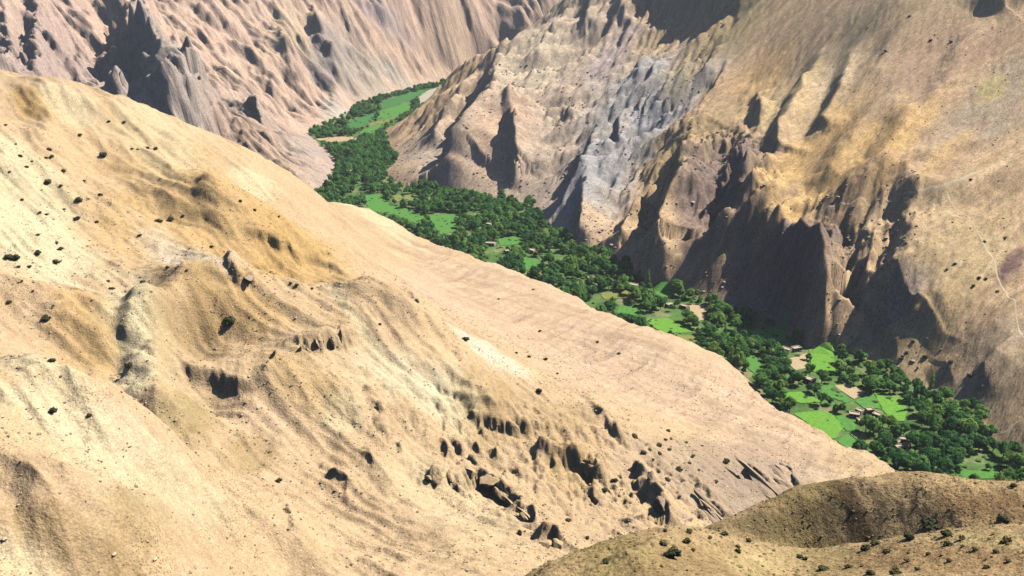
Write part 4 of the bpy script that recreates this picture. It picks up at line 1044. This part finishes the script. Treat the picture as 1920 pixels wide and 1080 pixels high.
SINGLE = [
 (195, 290, 17, 0, 'round dark shrub in the middle of the orange gully slope'), (89, 340, 16, 0, 'broad dark shrub on the pale slope near the left edge of the hillside'),
 (148, 374, 17, 0, 'tall dark shrub standing alone on the pale slope'), (145, 408, 15, 0, 'flat olive shrub below the tall lone shrub'),
 (298, 412, 17, 0, 'left of two dark shrubs side by side on the pale brow'), (319, 412, 14, 0, 'right of two dark shrubs side by side on the pale brow'),
 (14, 480, 18, 0, 'left of two touching dark shrubs on the white patch'), (28, 481, 22, 0, 'larger of two touching dark shrubs on the white patch'),
 (72, 472, 14, 0, 'dark shrub right of the two touching ones on the white patch'), (106, 489, 15, 0, 'dark shrub at the lower edge of the white patch'), (113, 466, 12, 0, 'flat dark shrub on the right of the white patch'),
 (267, 527, 12, 0, 'dark shrub on the brow left of the brown shoulder'), (17, 564, 13, 0, 'dark shrub with a slanting shadow at the left edge'),
 (87, 595, 18, 0, 'large dark shrub on the rough orange fold'), (98, 673, 16, 0, 'dark shrub on the pale crest above the brown gully'), (243, 685, 18, 0, 'dark shrub beside the white gully mouth'),
 (430, 600, 30, 0, 'largest dark shrub, spreading on the brown shoulder above the cave'), (100, 768, 18, 0, 'dark shrub on the near pale hump'),
 (873, 634, 16, 0, 'dark shrub just above the white chalky patch'), (1011, 731, 13, 0, 'round dark shrub on the slope above the rock bands'), (522, 900, 14, 0, 'dark shrub at the gully end below the brown slope'),
 (1237, 833, 14, 1, 'largest olive shrub in the cluster below the terrace slope'), (1362, 864, 16, 0, 'dark shrub at the edge of the smooth terrace slope'), (1273, 878, 15, 0, 'dark shrub among the rocks under the shrub cluster'), (1252, 897, 14, 1, 'olive shrub on the ledge beside the dark cleft'),
 (975, 998, 12, 0, 'small round dark shrub left of the white rock'), (1065, 973, 13, 0, 'dark shrub between the rock band and the knoll'), (1102, 1007, 10, 0, 'small shrub just behind the knoll crest'),
 (1152, 900, 16, 0, 'dark shrub at the right end of the long shaded scarp'), (1133, 917, 14, 0, 'dark shrub under the right end of the long shaded scarp'),
 (1260, 1035, 32, 0, 'largest dark shrub on the near knoll'), (1137, 1050, 20, 0, 'dark shrub on the left shoulder of the near knoll'), (1288, 1013, 18, 1, 'olive shrub just above the largest shrub of the near knoll'),
 (1880, 967, 26, 0, 'large dark shrub on the reddish right part of the knoll'), (1777, 1017, 20, 0, 'dark round shrub on the right crest of the near knoll'), (1885, 1012, 20, 1, 'olive shrub near the right edge of the near knoll'),
 (1773, 999, 24, 0, 'dark shrub in the hollow behind the near knoll'), (1703, 1005, 26, 0, 'broad dark shrub in the hollow left of its neighbour'), (1642, 1016, 22, 1, 'olive shrub on the rim of the hollow'), (1623, 1026, 22, 0, 'dark shrub with a trailing shadow on the knoll rim'),
 (1745, 985, 40, 0, 'widest dark thicket at the base of the shaded knoll'), (1543, 1063, 24, 0, 'dark shrub in the saddle of the near knoll'), (1900, 908, 15, 0, 'dark shrub on the skyline of the knoll against the trees'), (1818, 703, 15, 0, 'dark shrub alone on the grey lower mountain slope'),
]
sk = 0
def shrub(u, v, px, tn, lab, grp=None):
    global sk
    x, y, z, t = spot(u, v + px * .25)
    r = px * t / FPX * .56
    o = bpy.data.objects.new('shrub', shrub_me[sk % 5, tn]); COL.objects.link(o); sk += 1
    o.location = (x, y, z - r * .1); o.scale = (r * 1.15, r * rng.uniform(.8, 1.1), r * rng.uniform(.85, 1.25)); o.rotation_euler = (0, 0, rng.uniform(0, 6.28))
    o['label'] = lab; o['category'] = 'shrub'
    if grp: o['group'] = grp
for (lab, tn), lst in SHRUBS.items():
    for u, v, px in lst: shrub(u, v, px, tn, lab, lab)
for u, v, px, tn, lab in SINGLE: shrub(u, v, px, tn, lab)

# ------------------------------------------------------------------ boulders and outcrops
M_STONE = simple_mat('weathered_sandstone', (.60, .43, .24), var=.3, scale=.9, bump=.25)
M_STONE2 = simple_mat('brown_weathered_rock', (.50, .37, .25), var=.35, scale=.9, bump=.25)
def rock_mesh(seed, sx, sy, sz):
    rs = np.random.default_rng(seed)
    v = ICO3_V.copy()
    for k in range(16):                                  # hewn by random planes
        d = rs.normal(size=3); d /= np.linalg.norm(d); h = rs.uniform(.42, .75)
        e = v @ d - h; v = np.where((e > 0)[:, None], v - d * e[:, None], v)
    v *= 1 + 0.16 * fbm(v[:, 0] * 3.1 + seed, v[:, 1] * 3.1 + v[:, 2] * 2.7, 3, seed)[:, None]
    return mesh_np('rock', v * np.array([sx, sy, sz]) * 1.5, ICO3_F, False)
def slab_mesh(seed, length, width, height):
    """a pack of tilted, broken rock plates"""
    rs = np.random.default_rng(seed); parts = []
    for k in range(4):
        v = ICO2_V.copy()
        for q_ in range(10):
            d = rs.normal(size=3); d /= np.linalg.norm(d); e = v @ d - rs.uniform(.4, .7); v = np.where((e > 0)[:, None], v - d * e[:, None], v)
        v = v * np.array([length * rs.uniform(.5, .85), width * rs.uniform(.30, .5), height * rs.uniform(.5, .8)])
        v += np.array([rs.normal(0, length * .22), (k - 1.5) * width / 3.4, rs.normal(0, height * .12)])
        parts.append((v, ICO2_F))
    V, F = join_np(parts)
    return mesh_np('rock', V, F, False)
ROCKS = [  # photo point, size in photo px (w, h), tilt, label
 (803, 893, 16, 14, 0, 'small boulder at the left end of the boulder row'), (816, 892, 24, 18, 0, 'rounded boulder second from the left in the boulder row'), (840, 886, 22, 18, 0, 'rounded boulder in the middle of the boulder row'),
 (880, 880, 30, 16, 0, 'flat boulder at the right of the boulder row'), (915, 888, 36, 26, 0, 'big brown rock where the boulder row meets the slanting band'), (940, 915, 34, 18, 35, 'slanting rock slab below the boulder row'),
 (965, 935, 34, 14, 40, 'slanting slab in the middle of the rock band'), (990, 962, 30, 12, 45, 'slanting slab at the lower end of the rock band'), (1022, 1010, 26, 34, 0, 'dark rock left of the white rock behind the knoll'), (1046, 1012, 26, 26, 20, 'pale rock standing behind the knoll'),
 (1222, 885, 14, 44, 0, 'upright rock pillar above the dark cleft'), (1240, 930, 30, 50, 10, 'brown rock wall of the dark cleft'), (1430, 895, 56, 12, 38, 'long slanting brown slab below the terrace'), (1485, 900, 58, 13, 42, 'right-hand slanting slab below the terrace, next to the knoll'),
 (436, 495, 10, 18, -20, 'thin dark rock fin on the pale brow'), (465, 513, 26, 6, 15, 'low dark rock ledge below the thin fin'),
 (1250, 955, 22, 26, 0, 'rock at the foot of the dark cleft'), (1105, 870, 30, 26, 30, 'rock rib in the long shaded scarp'), (1280, 965, 46, 16, 25, 'flat brown rocks between cleft and knoll'), (1330, 950, 40, 14, 32, 'slanting ledge left of the long slabs'),
]
for i in range(7):
    ROCKS.append((546 + i * 15, 652 - i * 5.2, 9, 22 + (i % 3) * 7 + i * 2, 8, f'upright fin of the fluted scarp, {["first", "second", "third", "fourth", "fifth", "sixth", "seventh"][i]} from its lower left end'))
for i, (u, v, pw, ph, tilt, lab) in enumerate(ROCKS):
    x, y, z, t = spot(u, v + ph * .3)
    w = pw * t / FPX; h = ph * t / FPX
    slab = 'slab' in lab or 'ledge' in lab
    if slab:
        me = slab_mesh(20 + i, w * 1.5, w * .55, h * .9)
    elif 'fin' in lab:
        me = rock_mesh(20 + i, w * .7, w * .55, h * .5)
    else:
        me = rock_mesh(20 + i, w * .5, w * .42 + .3, h * .5)
    me.materials.append(M_STONE2 if (u > 1200 or u < 480) else M_STONE)
    o = link('rock_fin' if 'fin' in lab else ('rock_slab' if slab else 'boulder'), me, None, None, label=lab, category='rock')
    o.location = (x, y, z - h * (.3 if 'fin' in lab else .15)); o.rotation_euler = (rng.uniform(-.15, .15), math.radians(tilt * .4), math.radians(-50) + rng.uniform(-.2, .2))

# ------------------------------------------------------------------ low scrub: far too much to count
def scrub(name, comp_i, n, smin, smax, cols, rmin, rmax, thr, seed, lab, noise_s):
    rs = np.random.default_rng(seed)
    a = rs.uniform(-.58, .58, n * 3); r = np.sqrt(rs.uniform(rmin ** 2, rmax ** 2, n * 3))
    x, y = np.sin(a) * r, np.cos(a) * r
    d = fbm(x / noise_s, y / noise_s, 4, seed) + .5 * fbm(x / (noise_s * 4), y / (noise_s * 4), 3, seed + 5)
    k = (iat(x, y) == comp_i) & (d + rs.normal(0, .22, len(x)) > thr)
    if name == 'scree': k &= ~inside(OPEN_SLOPE, x, y)
    x, y = x[k][:n], y[k][:n]; m = len(x); z = zat(x, y)
    s = rs.uniform(smin, smax, m) * rs.uniform(.6, 1.4, m)
    ang = np.arange(5) * 2 * math.pi / 5
    ring = np.stack([np.cos(ang), np.sin(ang), np.zeros(5)], 1)
    V = np.zeros((m, 11, 3))
    j = rs.uniform(.7, 1.3, (m, 5, 1))
    V[:, :5] = ring[None] * j * .8; V[:, :5, 2] = -.25
    V[:, 5:10] = ring[None] * rs.uniform(.8, 1.25, (m, 5, 1)); V[:, 5:10, 2] = rs.uniform(.2, .5, (m, 5))
    V[:, 10] = np.stack([rs.normal(0, .2, m), rs.normal(0, .2, m), rs.uniform(.6, .95, m)], 1)
    V = V * s[:, None, None] + np.stack([x, y, z], 1)[:, None]
    F = []
    for i in range(5):
        jn = (i + 1) % 5
        F += [(i, jn, 5 + jn), (i, 5 + jn, 5 + i), (5 + i, 5 + jn, 10)]
    F = (np.array(F)[None] + (np.arange(m) * 11)[:, None, None]).reshape(-1, 3)
    c = np.array(cols)[rs.integers(0, len(cols), m)] * rs.uniform(.7, 1.3, (m, 1))
    me = mesh_np(name, V.reshape(-1, 3), F, False); put_tint(me, np.repeat(c, 11, 0))
    link(name, me, M_SCRUB, kind='stuff', label=lab, category='scrub')
M_SCRUB = simple_mat('dry_scrub', (0, 0, 0), var=.3, scale=3.0, attr=True)
scrub('dry_scrub', 1, 9000, .12, .34, [(.30, .21, .10), (.22, .165, .075), (.36, .25, .12)], 120, 520, .2, 801, 'low dry scrub speckling the sandy hillside', 14)
scrub('steppe_tufts', 4, 6000, .10, .30, [(.22, .17, .07), (.28, .21, .09), (.34, .25, .12)], 60, 260, -.2, 802, 'dry tufts covering the near knoll', 8)
scrub('slope_scrub', 2, 1600, .3, .7, [(.34, .25, .14), (.26, .20, .11), (.38, .28, .15)], 480, 950, .1, 803, 'sparse scrub on the brown mountain slope', 30)
scrub('loose_stones', 1, 8000, .12, .42, [(.55, .43, .28), (.44, .33, .21), (.64, .52, .36)], 130, 480, .0, 805, 'loose stones strewn over the sandy hillside', 22)
scrub('scree', 2, 4500, .5, 1.3, [(.48, .37, .26), (.38, .30, .22), (.58, .45, .32)], 480, 1150, -.05, 806, 'scree and fallen rock on the craggy mountain', 26)
scrub('valley_undergrowth', 0, 5000, .7, 1.8, [(.05, .11, .03), (.09, .17, .04), (.04, .08, .028)], 380, 1400, -.1, 804, 'green undergrowth between the valley trees', 14)

# ------------------------------------------------------------------ tell look-alikes apart by their order in the view
NTH = ['leftmost', 'second', 'third', 'fourth', 'fifth', 'sixth', 'seventh', 'eighth', 'ninth', 'tenth']
same = {}
for o in COL.objects:
    if o.parent is None and 'label' in o and 'category' in o: same.setdefault(o['label'], []).append(o)
for lab, os_ in same.items():
    if len(os_) > 1:
        os_.sort(key=lambda o: o.location.x / max(o.location.y, 1))
        for k, o in enumerate(os_):
            w = lab.split()
            tail = ['leftmost', 'one'] if k == 0 else (['rightmost', 'one'] if k == len(os_) - 1 else [NTH[k] if k < 10 else f'{k + 1}th', 'from', 'left'])
            if len(w) + len(tail) > 16: w = [x for x in w if x != 'the'][:16 - len(tail)]
            o['label'] = ' '.join(w) + ', ' + ' '.join(tail)

# ------------------------------------------------------------------ the air of the valley
V, F = box(-13500, 13500, -13500, 13500, -80, 620)
hz = bpy.data.materials.new('thin_haze'); hz.use_nodes = True; hz.node_tree.nodes.clear()
ho = hz.node_tree.nodes.new('ShaderNodeOutputMaterial'); hv = hz.node_tree.nodes.new('ShaderNodeVolumePrincipled')
hv.inputs['Color'].default_value = (.86, .90, 1.0, 1); hv.inputs['Density'].default_value = 0.00008; hv.inputs['Anisotropy'].default_value = 0.0
hz.node_tree.links.new(hv.outputs[0], ho.inputs['Volume'])
link('haze', mesh_np('haze', V, F, False), hz, kind='stuff', label='thin pale haze in the mountain air', category='haze')
